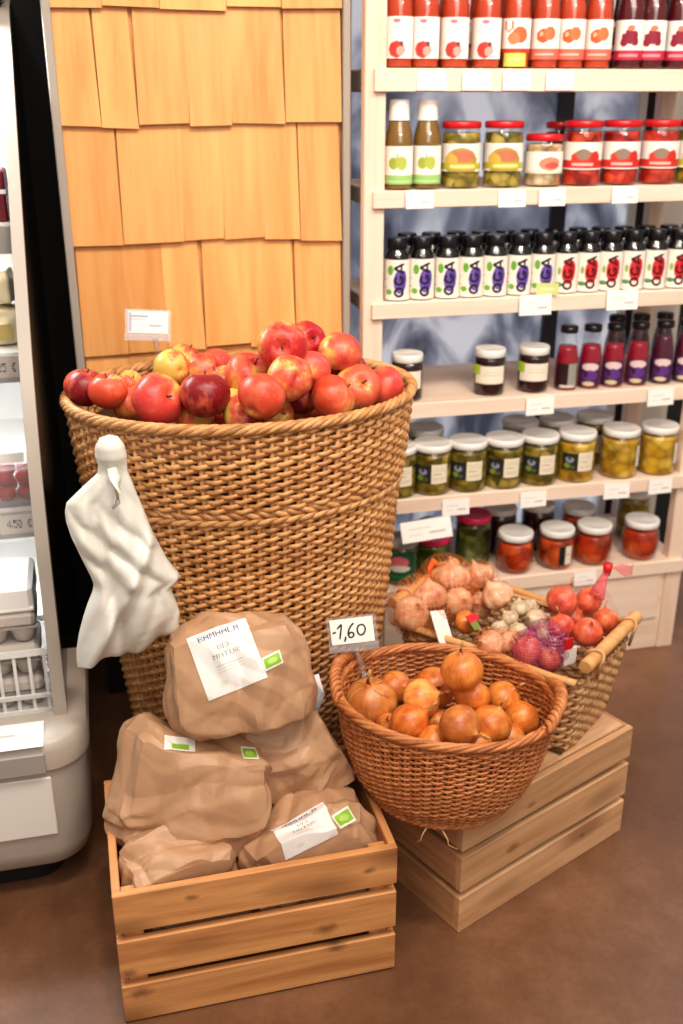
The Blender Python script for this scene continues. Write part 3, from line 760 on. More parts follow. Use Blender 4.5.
AP = [
 (-.033, 1.800, .917, .0329, DR, 1.1, 'dark red apple at the outer end of the heap, by the grey frame'),
 (.005, 1.753, .921, .0305, OR, 1.0, 'orange red apple overlapping the dark red one by the grey frame'),
 (.046, 1.861, .904, .0221, OR, .7, 'small yellowish apple tucked behind the orange red end apple'),
 (.036, 1.799, .883, .0266, PK, .9, 'pinkish apple low behind the rim, beside the big red one'),
 (.085, 1.700, .915, .0406, S(206, 64, 58), 1.05, 'large pinkish red apple below the yellow green one'),
 (.123, 1.851, .930, .0310, OR, .64, 'yellow green apple just below the clear price sign'),
 (.154, 1.964, .912, .0350, DR, .9, 'red apple behind the yellow green one at the back rim'),
 (.181, 1.868, .913, .0337, RD, .95, 'muted red apple right behind the glossy dark one'),
 (.215, 1.980, .895, .0331, PK, .95, 'pink apple at the back rim beside the muted red one'),
 (.163, 1.677, .925, .0387, DR, 1.05, 'glossy dark red apple between big pinkish and orange apples'),
 (.208, 1.810, .904, .0344, OR, .9, 'orange apple behind the glossy dark red one'),
 (.147, 1.725, .875, .0330, PK, .95, 'pink apple sunk low at the front rim under the glossy dark one'),
 (.217, 1.736, .878, .0348, RD, .95, 'red apple at the front rim beside the sunk pink one'),
 (.250, 1.763, .932, .0370, S(188, 44, 40), 1.0, 'big red apple left of the topmost pair of apples'),
 (.247, 1.602, .937, .0355, OR, .95, 'orange red apple below the yellow sided one'),
 (.229, 1.673, .888, .0329, RD, .9, 'red apple with visible stem hollow at the front rim'),
 (.288, 1.703, .875, .0280, OR, .6, 'yellowish apple low between the front rim apples'),
 (.300, 1.693, .997, .0385, S(184, 38, 40), 1.05, 'topmost big red apple at the peak of the heap'),
 (.359, 1.780, .983, .0321, S(170, 24, 36), 1.15, 'crimson apple behind the topmost big red one'),
 (.302, 1.636, .956, .0350, RD, .86, 'yellow sided red apple below the topmost apple'),
 (.349, 1.691, .952, .0315, PK, .98, 'pinkish orange apple below the crimson one'),
 (.411, 1.738, .970, .0359, S(190, 60, 50), .9, 'apple with a yellow underside standing high at the back'),
 (.436, 1.777, .919, .0361, DR, 1.1, 'dark red apple under the one with the yellow underside'),
 (.338, 1.722, .901, .0315, S(110, 16, 30), 1.2, 'very dark red apple in the gap near the front'),
 (.355, 1.772, .865, .0352, PK, .95, 'pink apple sunk behind the front rim, near the dark gap apple'),
 (.377, 1.646, .914, .0361, OR, .98, 'orange red apple at the front, near the shelf side'),
 (.436, 1.706, .912, .0377, S(208, 84, 56), .85, 'apple showing its stem hollow near the shelf end'),
 (.497, 1.749, .898, .0345, S(206, 70, 58), 1.0, 'pinkish red apple at the shelf end of the heap'),
 (.159, 1.913, .880, .0286, RD, .9, 'red apple half buried under the muted red one'),
 (.302, 1.898, .900, .0345, RD, .95, 'red apple buried behind the yellow sided one'),
 (.404, 1.831, .895, .0335, DR, 1., 'red apple buried behind the dark red one'),
 (.073, 1.893, .881, .0278, DR, .9, 'dark red apple buried by the back rim near the price sign')]
def spread(ms, fx, minz, it=60):
    P = np.array([m[:3] for m in ms]); r = np.array([m[3] for m in ms])
    return P
rngA = random.Random(11)
TILT = {15: (R(62), 0, -.2), 26: (R(58), 0, .1), 19: (R(-110), .6, 0), 21: (R(165), .2, 0), 17: (R(70), .9, -.5), 5: (R(-90), 0, .5)}
for i, (x, y, z, r, c, bl, lab) in enumerate(AP):
    o = apl if i == 0 else dup(apl, (0, 0, 0))
    r *= 1.11; o.location = (x, y, z); o.scale = (r, r, r*1.0)
    o.rotation_euler = TILT.get(i, (rngA.uniform(-1.2, 1.2), rngA.uniform(-1.2, 1.2), rngA.uniform(0, 6)))
    o.color = (*c, bl); o['label'] = lab.replace('left of', 'beside')
# hidden filling of the heap
k = 0
for (x, y) in ((.05, 1.76), (.12, 1.78), (.19, 1.76), (.26, 1.84), (.30, 1.77), (.37, 1.85), (.44, 1.80), (.33, 1.68), (.26, 1.68), (.40, 1.70)):
    pass

# ------------------------------------------------------------------ crates
def crate(name, label, loc, rz, mx, my, L, D, H, slats, flip=False):
    t = thing(name, label, 'crate', loc, (0, 0, rz))
    th = .013
    def z(a): return (H-a[1], H-a[0]) if flip else a
    def side(fn, mat, nm):
        mb = MB()
        for sl in slats:
            a, b = z(sl); mb.box(*fn, a, b, bev=.0015)
        mb.build(nm, mat, t, smooth=False)
    side((0, L, 0, th), mx, 'long_side'); side((0, L, D-th, D), mx, 'long_side')
    side((0, th, th, D-th), my, 'short_side'); side((L-th, L, th, D-th), my, 'short_side')
    for px in (th, L-th-.03):
        for py in (th, D-th-.022):
            MB().box(px, px+.03, py, py+.022, 0 if not flip else .003, H-.012 if not flip else H-.001, bev=.001).build('corner_post', my, t, smooth=False)
    mb = MB(); n = 4; w = (D-2*th)/n
    for i in range(n):
        y0 = th+i*w
        a, b = ((.006, .016) if not flip else (H-.011, H-.0005))
        mb.box(th, L-th, y0+.002, y0+w-.002, a, b, bev=.001)
    mb.build('slatted_base', mx, t, smooth=False); return t
crate('wooden_crate', 'orange toned pine crate holding the brown paper bags', (-.058, 1.267, 0), R(1.0), M['crate'], M['crate_y'], .456, .296, .262, ((.003, .078), (.095, .170), (.187, .262)))
crate('wooden_crate', 'upturned pale pine crate under the two vegetable baskets', (.531, 1.326, 0), R(24.1), M['crate2'], M['crate2_y'], .455, .31, .254, ((.004, .074), (.088, .163), (.177, .254)), True)

# ------------------------------------------------------------------ onion basket
ob = thing('onion_basket', 'round reddish brown wicker basket of yellow onions on the pale crate', 'basket', (.520, 1.428, .2575), (0, 0, R(-25.6)))
ob.rotation_euler = (R(1), R(1.5), R(-25.6))
c2 = resample(superell(.2, .147), 1440)/np.array([.2, .147])
zo = [0, .012, .04, .10, .16, .19]; ro = [.122, .134, .154, .174, .184, .186]
def sc_on(z): r = float(np.interp(z, zo, ro)); return (r, r*float(np.interp(z, [0, .19], [.96, .80])))
weave(sc_on, c2, .004, .180, .0052, 62, .0027, .0023, .0027, 5, per=4, sides=6).build('woven_wall', M['wick2'], ob)
stakes(sc_on, c2, .0, .182, 62, .0026).build('stakes', M['wick2'], ob)
s = sc_on(.19)
braid(c2*np.array([s[0]+.002, s[1]+.002]), .185, .0046, .0042, 9, 5).build('braided_rim', M['wick2'], ob)
s = sc_on(.005)
braid(c2*np.array([s[0]+.004, s[1]+.004]), .006, .003, .0036, 24, 3).build('foot_braid', M['wick2'], ob)
MB().lathe([(.0005, .003), (.128, .003), (.128, .009), (.0005, .009)], 40, M=TM(sc=(1, .88, 1))).build('basket_floor', M['wick_in'], ob)
for sg in (-1, 1):
    mb = MB(); n = 60
    for k in range(3):
        pts = []
        for i in range(n):
            u = i/(n-1); an = (u-.5)*.95; ps = u*2*PI*5+2*PI*k/3
            sx, sy = sc_on(.19); rr = 1.0+.006*math.cos(ps)/.2
            h = .186+.024*math.sin(PI*u)**.7+.0065*math.sin(ps)
            pts.append((sg*(sx+.006+.0065*math.cos(ps))*math.cos(an), (sy+.006)*math.sin(an)*1.05, h))
        mb.tube(pts, .0048, 7)
    mb.build('loop_handle', M['wick2'], ob)
for x, dx in ((-.005, -.012), (.022, .02)):
    MB().tube([(x, -.136, .008), (x+dx*.5, -.142, -.004), (x+dx*.6, -.143, -.014), (x+dx*1.4, -.141, -.022)], [.0016, .0014, .0012, .0008], 5).build('loose_cane', M['wick3'], ob)

# ------------------------------------------------------------------ onions
def onion_mat(name, a, b, c, streak=1.0):
    t = NT(name)
    oi = t.n('ShaderNodeObjectInfo')
    cb_ = t.n('ShaderNodeCombineXYZ'); off = t.math('MULTIPLY', oi.outputs['Random'], 20.0)
    for i in range(3): t.l(off, cb_.inputs[i])
    tc = t.n('ShaderNodeTexCoord'); sx = t.n('ShaderNodeSeparateXYZ'); t.l(tc.outputs['Object'], sx.inputs[0])
    an = t.math('ARCTAN2', sx.outputs[1], sx.outputs[0])
    cc = t.n('ShaderNodeCombineXYZ'); t.l(t.math('MULTIPLY', an, 5.0), cc.inputs[0]); t.l(t.math('MULTIPLY', sx.outputs[2], .9), cc.inputs[1]); t.l(off, cc.inputs[2])
    n1 = t.noise(cc.outputs[0], 2.0, 3, .6); n0 = t.noise(t.coord('Object', (1, 1, 1), cb_.outputs[0]), 1.4, 3)
    f = t.math('ADD', t.math('MULTIPLY', n1, .32*streak), t.math('MULTIPLY', n0, 1-.32*streak))
    col = t.ramp(f, [(.3, c), (.5, b), (.66, a)])
    col = t.mixc(.75, col, t.mixc(1.0, col, oi.outputs['Color'], 'MULTIPLY'))
    t.bsdf(col, .3, .5, bump=n1, bstr=.1, bdist=.02, sub=.04); return t.m
M['onion'] = onion_mat('yellow onion skin', S(234, 178, 108), S(212, 138, 70), S(172, 94, 44))
M['redonion'] = onion_mat('red onion skin', S(234, 152, 104), S(216, 106, 72), S(178, 68, 58))
M['garlic'] = onion_mat('garlic skin', S(240, 214, 184), S(222, 176, 140), S(186, 120, 92), .9)
M['ggarlic'] = onion_mat('grey white garlic', S(222, 210, 184), S(200, 186, 156), S(160, 144, 112), .9)
M['husk'] = plain('dry husk', S(196, 146, 88), .7, var=.3)
def onion_mesh(neck=.5, lobes=None, flat=.9):
    pr = [(.05, -.93*flat), (.16, -.9*flat)]
    for i in range(1, 22):
        a = -PI/2+.2+(PI-.55)*i/21
        pr.append((math.cos(a), math.sin(a)*flat))
    pr += [(.2, flat*1.0), (.11, flat*1.1), (.09, flat*1.16)]
    mb = MB().lathe(pr, 36, cap=True, lob=lobes); return mb
on0 = onion_mesh().build('onion', M['onion']); tag(on0, 'x', 'onion', 'yellow onions in the round basket')
MB().tube([(0, 0, .95), (.02, .01, 1.15), (.1, .02, 1.4), (.2, .06, 1.6)], [.13, .085, .1, .05], 8, ry=.6).build('dry_neck', M['husk'], on0)
mb = MB(); rr_ = random.Random(4)
for i in range(14):
    an = rr_.uniform(0, 6.28); mb.tube([(.05*math.cos(an), .05*math.sin(an), -.8), (.1*math.cos(an), .1*math.sin(an), -.88-rr_.uniform(0, .06))], .012, 4)
mb.build('root_tuft', M['husk'], on0)
W = (1, 1, 1)
ON = [
 (.402, 1.488, .397, .0440, (.86, .72, .62), (.15, -.25, .4), 'largest brown onion with papery torn skin below the price sign'),
 (.458, 1.527, .395, .0297, (.9, .62, .45), (1.0, .5, .3), 'onion peeking out behind the pale onion'),
 (.445, 1.399, .407, .0297, (1.1, .62, .36), (.9, .4, 1.2), 'orange egg shaped onion beside the largest papery one'),
 (.481, 1.445, .421, .0321, (1.5, 1.45, 1.4), (.7, .9, .3), 'pale yellow onion in the middle of the basket'),
 (.520, 1.494, .407, .0348, (1.0, .66, .4), (.9, -.6, .3), 'copper onion behind the pale yellow one'),
 (.543, 1.422, .481, .0343, (1.1, .8, .5), (.05, -.12, .1), 'topmost onion with its dry neck pointing up'),
 (.566, 1.425, .425, .0293, (1.1, .72, .42), (.8, .7, 2.2), 'shiny orange onion just below the topmost onion'),
 (.511, 1.335, .431, .0341, (.78, .52, .4), (1.5, .3, .5), 'brown wrinkled onion at the front centre'),
 (.581, 1.372, .400, .0331, (1., .72, .42), (.2, .4, .5), 'golden onion with a purple scar beside the wrinkled one'),
 (.657, 1.415, .372, .0301, (1.2, .9, .5), (.3, 1.2, .4), 'golden onion with its neck toward the shelf side handle'),
 (.477, 1.358, .388, .0295, (1.15, .8, .5), (1.3, .5, .3), 'golden onion low at the front rim'),
 (.506, 1.429, .376, .0238, (.9, .7, .45), (.5, 1.5, .3), 'small onion in the gap between pale and wrinkled ones'),
 (.644, 1.470, .382, .0297, (1.2, .95, .6), (.25, .6, -.2), 'straw coloured onion with a long bent neck at the back'),
 (.619, 1.375, .361, .0267, (1.05, .75, .45), (1.2, .4, .3), 'onion sunk at the front rim under the golden handle side one'),
 (.542, 1.334, .386, .0263, (1.15, .85, .5), (1.5, -.4, .3), 'small onion at the front rim under the scarred one'),
 (.524, 1.368, .361, .0214, (1., .75, .5), (.4, .4, .3), 'tiny onion buried below the wrinkled one'),
 (.418, 1.432, .384, .0205, (.9, .7, .5), (.4, -.4, .3), 'small onion wedged below the egg shaped one'),
 (.457, 1.397, .360, .0216, (.9, .7, .5), (.4, .4, .3), 'small onion buried under the egg shaped one')]
for i, (x, y, z, r, c, rot, lab) in enumerate(ON):
    o = on0 if i == 0 else dup(on0, (0, 0, 0))
    k = 1.18 if i == 2 else 1.0; r *= 1.07; z += .008; x += .004; y -= .006
    o.location = (x, y, z); o.scale = (r, r, r*k); o.rotation_euler = rot; o.color = (*c, 1); o['label'] = lab
mb = MB(); rs = random.Random(9)
for i in range(16):
    x0, y0, z0 = .415+rs.uniform(-.02, .03), 1.40+rs.uniform(-.02, .02), .385+rs.uniform(-.01, .012)
    an = rs.uniform(0, 6.28); L = rs.uniform(.02, .04)
    mb.tube([(x0, y0, z0), (x0+L*.5*math.cos(an), y0+L*.5*math.sin(an), z0+rs.uniform(0, .01)), (x0+L*math.cos(an), y0+L*math.sin(an), z0+rs.uniform(-.008, .004))], [.0022, .003, .001], 5, ry=.3)
o = mb.build('dry_onion_husk', M['husk']); tag(o, 'torn straw coloured husk lying between the onions at the front rim', 'husk')
# thin loose papery skins on the largest onion
mb = MB(); rs = random.Random(5)
for i in range(5):
    a0 = i*1.3+rs.random(); pts = []
    for k in range(6):
        u = k/5; ph_ = 1.35-.75*u*rs.uniform(.7, 1.3)
        rad = 1.015+.05*u*rs.uniform(0, 1)
        pts.append((rad*math.cos(ph_)*math.cos(a0+u*.3), rad*math.cos(ph_)*math.sin(a0+u*.3), .9*rad*math.sin(ph_)))
    mb.tube(pts, [.02, .035, .045, .04, .03, .01], 6, ry=.15)
mb.build('loose_skin', M['husk'], on0)

# ------------------------------------------------------------------ rectangular basket
rb = thing('rectangular_basket', 'tan rectangular wicker basket with wooden rod handles holding garlic', 'basket', (.737, 1.649, .256), (0, 0, R(130)))
c3 = resample(superell(.2, .125, 7.0), 1440)/np.array([.2, .125])
def sc_rb(z):
    k = np.interp(z, [0, .17], [0, 1]); return (.172+.028*k, .108+.019*k)
weave(sc_rb, c3, .002, .165, .0098, 56, .0034, .0034, .0047, 8).build('woven_wall', M['wick3'], rb)
stakes(sc_rb, c3, 0, .17, 56, .0034).build('stakes', M['wick3'], rb)
MB().box(-.17, .17, -.106, .106, .003, .008).build('basket_floor', M['wick_in'], rb, smooth=False)
s = sc_rb(.17)
for sg in (-1, 1):
    pts = [(x, sg*(s[1]+.003+.002*math.sin(x*30)), .176+.002*math.sin(x*23+sg)) for x in np.linspace(-.195, .195, 24)]
    MB().tube(pts, .0085, 10, ry=.8).build('rim_rod', M['rod'], rb)
    MB().tube([(x, sg*(s[1]-.006), .170) for x in np.linspace(-.19, .19, 12)], .005, 8).build('rim_binding', M['wick3'], rb)
for sg in (-1, 1):
    prf = [(.0005, -.118), (.0115, -.118), (.013, -.112), (.0125, -.05), (.0128, 0), (.0122, .06), (.0132, .112), (.0118, .118), (.0005, .118)]
    MB().lathe(prf, 20, M=TM((sg*.203, 0, .206), (R(90), 0, 0))).build('handle_rod', M['rod'], rb, flat_angle=50)
    for y in (-.075, .075):
        pts = [(sg*.203+.0155*math.cos(a), y+.004*math.sin(2*a), .206+.0155*math.sin(a)) for a in np.linspace(-.4, PI+.4, 14)]
        pts = [(sg*.198-.012, y, .165)]+pts[::-1]+[(sg*.198+.012, y, .165)]
        MB().tube(pts, .0036, 6).build('cane_loop', M['wick3'], rb)

gar = MB().lathe([(.05, -.72), (.3, -.74), (.62, -.66), (.88, -.42), (1.0, -.08), (.92, .26), (.66, .55), (.38, .74), (.2, .86), (.14, .98), (.12, 1.02)], 48, cap=True, lob=lambda a, z: 1+(.075*np.abs(np.cos(4.5*a))-.04)*(1 if z < .6 else .3))
ga0 = gar.build('garlic_bulb', M['garlic']); tag(ga0, 'x', 'garlic', 'garlic bulbs in the rectangular basket')
MB().tube([(0, 0, 1.0), (.01, 0, 1.12), (.03, .02, 1.22)], [.11, .1, .08], 7).build('dry_neck', M['husk'], ga0)
gg0 = dup(ga0, (0, 0, 0)); gg0.data = ga0.data.copy(); gg0.data.materials[0] = M['ggarlic']; gg0.name = 'garlic_bulb'
ro0 = dup(on0, (0, 0, 0)); ro0.data = on0.data.copy(); ro0.data.materials[0] = M['redonion']; ro0.name = 'red_onion'; ro0['category'] = 'onion'
for c_ in list(ro0.children):
    if c_.name.startswith('loose_skin'): bpy.data.objects.remove(c_)
GD = [
 (.545, 1.695, .455, .0357, 'g', 'large pinkish garlic bulb at the handle end by the price sign'),
 (.596, 1.739, .464, .0357, 'g', 'garlic bulb under the orange net beside the handle rod'),
 (.662, 1.795, .470, .0371, 'g', 'garlic bulb in the orange net at the back, topmost'),
 (.657, 1.735, .446, .0301, 'g', 'white garlic bulb in the middle of the netted garlic'),
 (.727, 1.810, .460, .0313, 'g', 'garlic bulb at the very back near the tomato jars'),
 (.725, 1.706, .467, .0342, 'g', 'pale pink garlic bulb next to the small grey bulbs'),
 (.706, 1.744, .426, .0261, 'g', 'small garlic bulb half hidden behind the pale pink one'),
 (.651, 1.677, .431, .0236, 'o', 'small yellow onion beside the white paper'),
 (.729, 1.647, .444, .0195, 'w', 'small grey white garlic bulb nearest the pale pink bulb'),
 (.760, 1.670, .451, .0215, 'w', 'small grey white garlic bulb at the back of its cluster'),
 (.775, 1.628, .446, .0231, 'w', 'largest small grey white garlic bulb, near the red onions'),
 (.701, 1.623, .438, .0192, 'w', 'small grey white garlic bulb by the red tag'),
 (.723, 1.592, .446, .0209, 'w', 'small grey white garlic bulb at the front of its cluster'),
 (.779, 1.589, .438, .0191, 'w', 'small grey white garlic bulb beside the purple net'),
 (.650, 1.547, .454, .0262, 'g', 'garlic bulb in the small orange net at the front rim'),
 (.693, 1.563, .444, .0226, 'g', 'smaller garlic bulb in the front orange net'),
 (.791, 1.690, .441, .0179, 'w', 'small grey white garlic bulb tucked behind its cluster'),
 (.828, 1.627, .482, .0311, 'r', 'largest red onion on top of its pile'),
 (.892, 1.639, .470, .0256, 'r', 'round red onion at the back by the plinth'),
 (.798, 1.562, .465, .0248, 'r', 'flat orange red onion below the largest red onion'),
 (.838, 1.532, .463, .0281, 'r', 'red onion against the wooden handle rod'),
 (.899, 1.581, .455, .0250, 'r', 'pinkish red onion at the far end of the handle rod'),
 (.712, 1.519, .449, .0276, 'r', 'brown red onion at the front rim beside the purple net'),
 (.755, 1.517, .423, .0222, 'r', 'small red onion under the purple net'),
 (.857, 1.636, .438, .0236, 'r', 'dark red onion deep between the others')]
fst = {'g': ga0, 'w': gg0, 'r': ro0, 'o': None}; used = set(); rg = random.Random(21)
for (x, y, z, r, kd, lab) in GD:
    if kd == 'o': o = dup(on0, (0, 0, 0)); o['group'] = 'onions in the rectangular basket'; o.color = (1.1, .8, .5, 1)
    elif kd in used: o = dup(fst[kd], (0, 0, 0))
    else: o = fst[kd]; used.add(kd)
    if kd == 'r': o['group'] = 'red onions in the rectangular basket'; o.color = (1, .7+rg.uniform(0, .4), .6+rg.uniform(0, .3), 1)
    if kd in 'gw': o['group'] = 'garlic bulbs in the rectangular basket'; o.color = (1, .9, .85, 1)
    o.location = (x, y, z); o.scale = (r, r, r); o.rotation_euler = (rg.uniform(-.9, .9), rg.uniform(-.9, .9), rg.uniform(0, 6)); o['label'] = lab
def net(name, label, c, pts, col, a=.3, spec=False, thick=34):
    """a loose net hull: ellipsoid shell with a woven see-through pattern"""
    t = NT(name+' net')
    tc = t.n('ShaderNodeTexCoord')
    w1 = t.n('ShaderNodeTexWave'); w2 = t.n('ShaderNodeTexWave')
    for w, dr in ((w1, 'X'), (w2, 'Z')):
        w.bands_direction = dr; w.inputs['Scale'].default_value = thick; w.inputs['Distortion'].default_value = 2; t.l(tc.outputs['Object'], w.inputs[0])
    m = t.math('MAXIMUM', w1.outputs['Fac'], w2.outputs['Fac'])
    f = t.math('MULTIPLY', t.ramp(m, [(.72, (0, 0, 0)), (.9, (1, 1, 1))]), a)
    f = t.math('ADD', f, .03)
    tr = t.n('ShaderNodeBsdfTransparent'); b = t.n('ShaderNodeBsdfPrincipled'); b.inputs['Base Color'].default_value = (*col, 1); b.inputs['Roughness'].default_value = .25
    mx = t.n('ShaderNodeMixShader'); t.l(f, mx.inputs[0]); t.l(tr.outputs[0], mx.inputs[1]); t.l(b.outputs[0], mx.inputs[2]); t.l(mx.outputs[0], t.out.inputs[0])
    o = thing(name, label, 'net bag', c)
    mb = MB(); n = 26
    P = []
    for i in range(n):
        la = -PI/2+PI*i/(n-1); row = []
        for j in range(40):
            lo = 2*PI*j/40; d = Vector((math.cos(la)*math.cos(lo), math.cos(la)*math.sin(lo), math.sin(la)))
            best = 0
            for q, r in pts:
                v = Vector(q); b_ = v.dot(d); best = max(best, b_+r)
            # support function pulled in between bodies
            k = best*(1+.04*mnoise.noise(d*3))
            row.append(tuple(d*k))
        P.append(row)
    mb.grid(P, closed_u=True).build('mesh_net', t.m, o); return o
def rel(c, ids): return [((GD[i][0]-c[0], GD[i][1]-c[1], GD[i][2]-c[2]), GD[i][3]*1.05) for i in ids]
c = (.61, 1.742, .455); n_ = net('garlic_net', 'orange mesh net around the garlic by the price sign', c, rel(c, (0, 1, 2, 3)), S(236, 130, 60), .3)
MB().tube([(-.0, .04, .02), (.0, .045, .045), (.012, .05, .062)], [.006, .005, .008], 7).build('net_knot', plain('orange knot', S(236, 96, 40), .5), n_)
c = (.67, 1.555, .45); net('garlic_net', 'small orange mesh net of garlic at the front rim', c, rel(c, (14, 15)), S(236, 130, 60), .3)
c = (.72, 1.78, .45); net('garlic_net', 'orange mesh net at the back in front of the tomato jars', c, rel(c, (4, 6)), S(230, 130, 70), .25)
c = (.735, 1.535, .44)
pn = net('onion_net', 'shiny purple net bag of red onions against the handle rod', c, [((GD[i][0]-c[0], GD[i][1]-c[1], GD[i][2]-c[2]), GD[i][3]*1.06) for i in (22, 23)]+[((.05, -.0, .0), .022), ((.04, .02, .01), .025)], S(176, 66, 120), .6, thick=60)
MB().box(.028, .046, -.05, -.047, .012, .034, M=TM(rot=(0, 0, .3))).build('red_clip', M['red'], pn, smooth=False)
MB().box(.03, .058, -.049, -.046, -.022, .012, M=TM(rot=(0, 0, .3))).build('white_tag', M['paperwhite'], pn, smooth=False)
c = (.855, 1.59, .465)
rn = net('onion_net', 'clear reddish net bag around the red onion pile with a red tie', c, rel(c, (17, 18, 19, 20, 21)), S(220, 60, 70), .05)
MB().lathe([(.0005, -.012), (.006, -.012), (.0085, 0), (.010, .012), (.0005, .012)], 14, M=TM((.073, .055, .065))).build('red_tie', M['red'], rn)
pf_ = glass('pink film', (1, .62, .66), milk=(S(232, 130, 138), .3))
Q = np.array([[(.081+u*.05, .056+.006*math.sin(u*7), .066-.010*u+(v-.5)*(.008+.022*u)+.003*math.sin(u*9+v*3)) for u in np.linspace(0, 1, 12)] for v in np.linspace(0, 1, 6)])
MB().grid(Q).build('pink_tail', pf_, rn)
MB().tube([(.04, .03, .02), (.058, .044, .045), (.072, .055, .062)], [.018, .010, .006], 10, ry=.5).build('gathered_neck', pf_, rn)
a = Art(24, 20, S(244, 242, 240)).rect(.15, .6, .5, .56, S(190, 190, 195))
pw = thing('paper_slip', 'white paper slip stuck between the garlic and the red tag', 'paper', (.585, 1.633, .455), (R(-35), R(18), R(35)))
MB().box(-.024, .024, -.0005, .0005, -.035, .03).build('slip_sheet', M['paperwhite'], pw, smooth=False)
tg = thing('net_tag', 'small red and green tag lying among the garlic', 'tag', (.655, 1.64, .452), (R(-50), 0, R(30)))
MB().box(-.014, .014, -.001, .001, 0, .016).build('red_half', M['red'], tg, smooth=False); MB().box(-.014, .004, -.001, .001, -.016, 0).build('green_half', plain('green tag', S(120, 130, 50), .5), tg, smooth=False)

# ------------------------------------------------------------------ paper bags
def paper_mat():
    t = NT('brown kraft paper')
    co = t.coord('Object'); n1 = t.noise(co, 30, 4, .6); n2 = t.noise(co, 350, 2)
    col = t.mixc(n1, S(176, 134, 101), S(198, 158, 123))
    vo = t.n('ShaderNodeTexVoronoi', feature='DISTANCE_TO_EDGE'); vo.inputs['Scale'].default_value = 16
    ds = t.n('ShaderNodeVectorMath', operation='ADD'); vo.inputs['Scale'].default_value = 22; nn = t.n('ShaderNodeTexNoise'); nn.inputs['Scale'].default_value = 9; t.l(co, nn.inputs['Vector'])
    sc_ = t.n('ShaderNodeVectorMath', operation='SCALE'); sc_.inputs['Scale'].default_value = .12; t.l(nn.outputs['Color'], sc_.inputs[0])
    t.l(co, ds.inputs[0]); t.l(sc_.outputs[0], ds.inputs[1]); t.l(ds.outputs[0], vo.inputs['Vector'])
    h = t.math('ADD', t.math('MULTIPLY', t.math('MINIMUM', vo.outputs[0], .2), 1.2), t.math('MULTIPLY', n1, .3))
    t.bsdf(col, .44, .45, bump=h, bstr=.28, bdist=.004); return t.m
M['kraft'] = paper_mat()
def bag_mesh(dims, seed, blend=.5, sag=.25, amp=.0145, top=None, K=8, N=60, yclamp=None):
    rs = random.Random(seed)
    planes = []
    for i in range(K):
        n = Vector((rs.gauss(0, 1), rs.gauss(0, 1), rs.gauss(0, .8))).normalized()
        planes.append((n, rs.uniform(-.75, .75), rs.uniform(.4, 1.1)*rs.choice((-1, 1, 1)), rs.uniform(.05, .14)))
    tris = []
    for i in range(7):
        n = Vector((rs.gauss(0, 1), rs.gauss(0, .8), rs.gauss(0, 1))).normalized()
        tris.append((n, (.34, .47, .62, .85, 1.15, 1.6, 2.4)[i], rs.random()))
    vid = {}; V = []; F = []
    def key(p): return tuple(round(c, 5) for c in p)
    g = np.linspace(-1, 1, N)
    def addv(p):
        k = key(p)
        if k in vid: return vid[k]
        p = Vector(p); s_ = p.normalized(); q = p*(1-blend)+s_*1.12*blend
        # irregular outline
        off = Vector((seed*3.1, seed*1.7, 0))
        big = mnoise.noise(s_*1.6+off)*.10
        w = 0
        wq = q+Vector((mnoise.noise(q*1.1+off), mnoise.noise(q*1.1+off*2), mnoise.noise(q*1.1+off*3)))*.3
        for n, c, a_, wd in planes:
            d = abs(wq.dot(n)-c); w += a_*max(0, 1-d/(wd*1.4))*max(0, min(1, .5+1.2*mnoise.noise(q*1.3+off+n*4)))
        fold = 0
        for n, fq, ph in tris:
            x_ = wq.dot(n)*fq+ph; fold += (abs((x_ % 1.0)-.5)-.25)*1.15/fq**.9
        r = Vector((q.x*dims[0], q.y*dims[1], q.z*dims[2]))
        nrm = Vector((s_.x, s_.y, s_.z))
        r = r*(1+big)+nrm*(amp*(w*.6-fold*1.0))
        if r.z < -dims[2]*.7: r.z = -dims[2]*.7+(r.z+dims[2]*.7)*sag
        if top: r = top(r, q)
        if yclamp and r.y < -yclamp: r.y = -yclamp+(r.y+yclamp)*.12
        vid[k] = len(V); V.append(tuple(r)); return vid[k]
    for ax in range(3):
        for sg in (-1, 1):
            for i in range(N-1):
                for j in range(N-1):
                    quad = []
                    for (a_, b_) in ((i, j), (i+1, j), (i+1, j+1), (i, j+1)):
                        p = [0, 0, 0]; p[ax] = sg; p[(ax+1) % 3] = g[a_]; p[(ax+2) % 3] = g[b_]; quad.append(addv(p))
                    F.append(tuple(quad if sg > 0 else quad[::-1]))
    return V, F
def decal(VF, art, centre, u, v, n, w, h, mat, parent, name, off=.0016, skew=0):
    bv = BVHTree.FromPolygons([Vector(p) for p in VF[0]], VF[1])
    u, v, n = Vector(u).normalized(), Vector(v).normalized(), Vector(n).normalized(); c = Vector(centre)
    nv, nu = art.c.shape[:2]; P = np.zeros((nv, nu, 3))
    depth = []
    for i in range(nv):
        for j in range(nu):
            p = c+u*((j/(nu-1)-.5)*w)+v*((i/(nv-1)-.5)*h)
            hit = bv.ray_cast(p+n*.3, -n)
            P[i, j] = tuple((hit[0]+n*off) if hit[0] is not None else p)
    for _ in range(2):
        Q = P.copy(); nn = np.array(n)
        avg = (P[:-2, 1:-1]+P[2:, 1:-1]+P[1:-1, :-2]+P[1:-1, 2:])/4
        d = ((avg-P[1:-1, 1:-1])@nn); d = np.maximum(d, -.0004)
        Q[1:-1, 1:-1] += nn*d[..., None]*.5; P = Q
    return MB().grid(P, col=art.c).build(name, mat, parent)
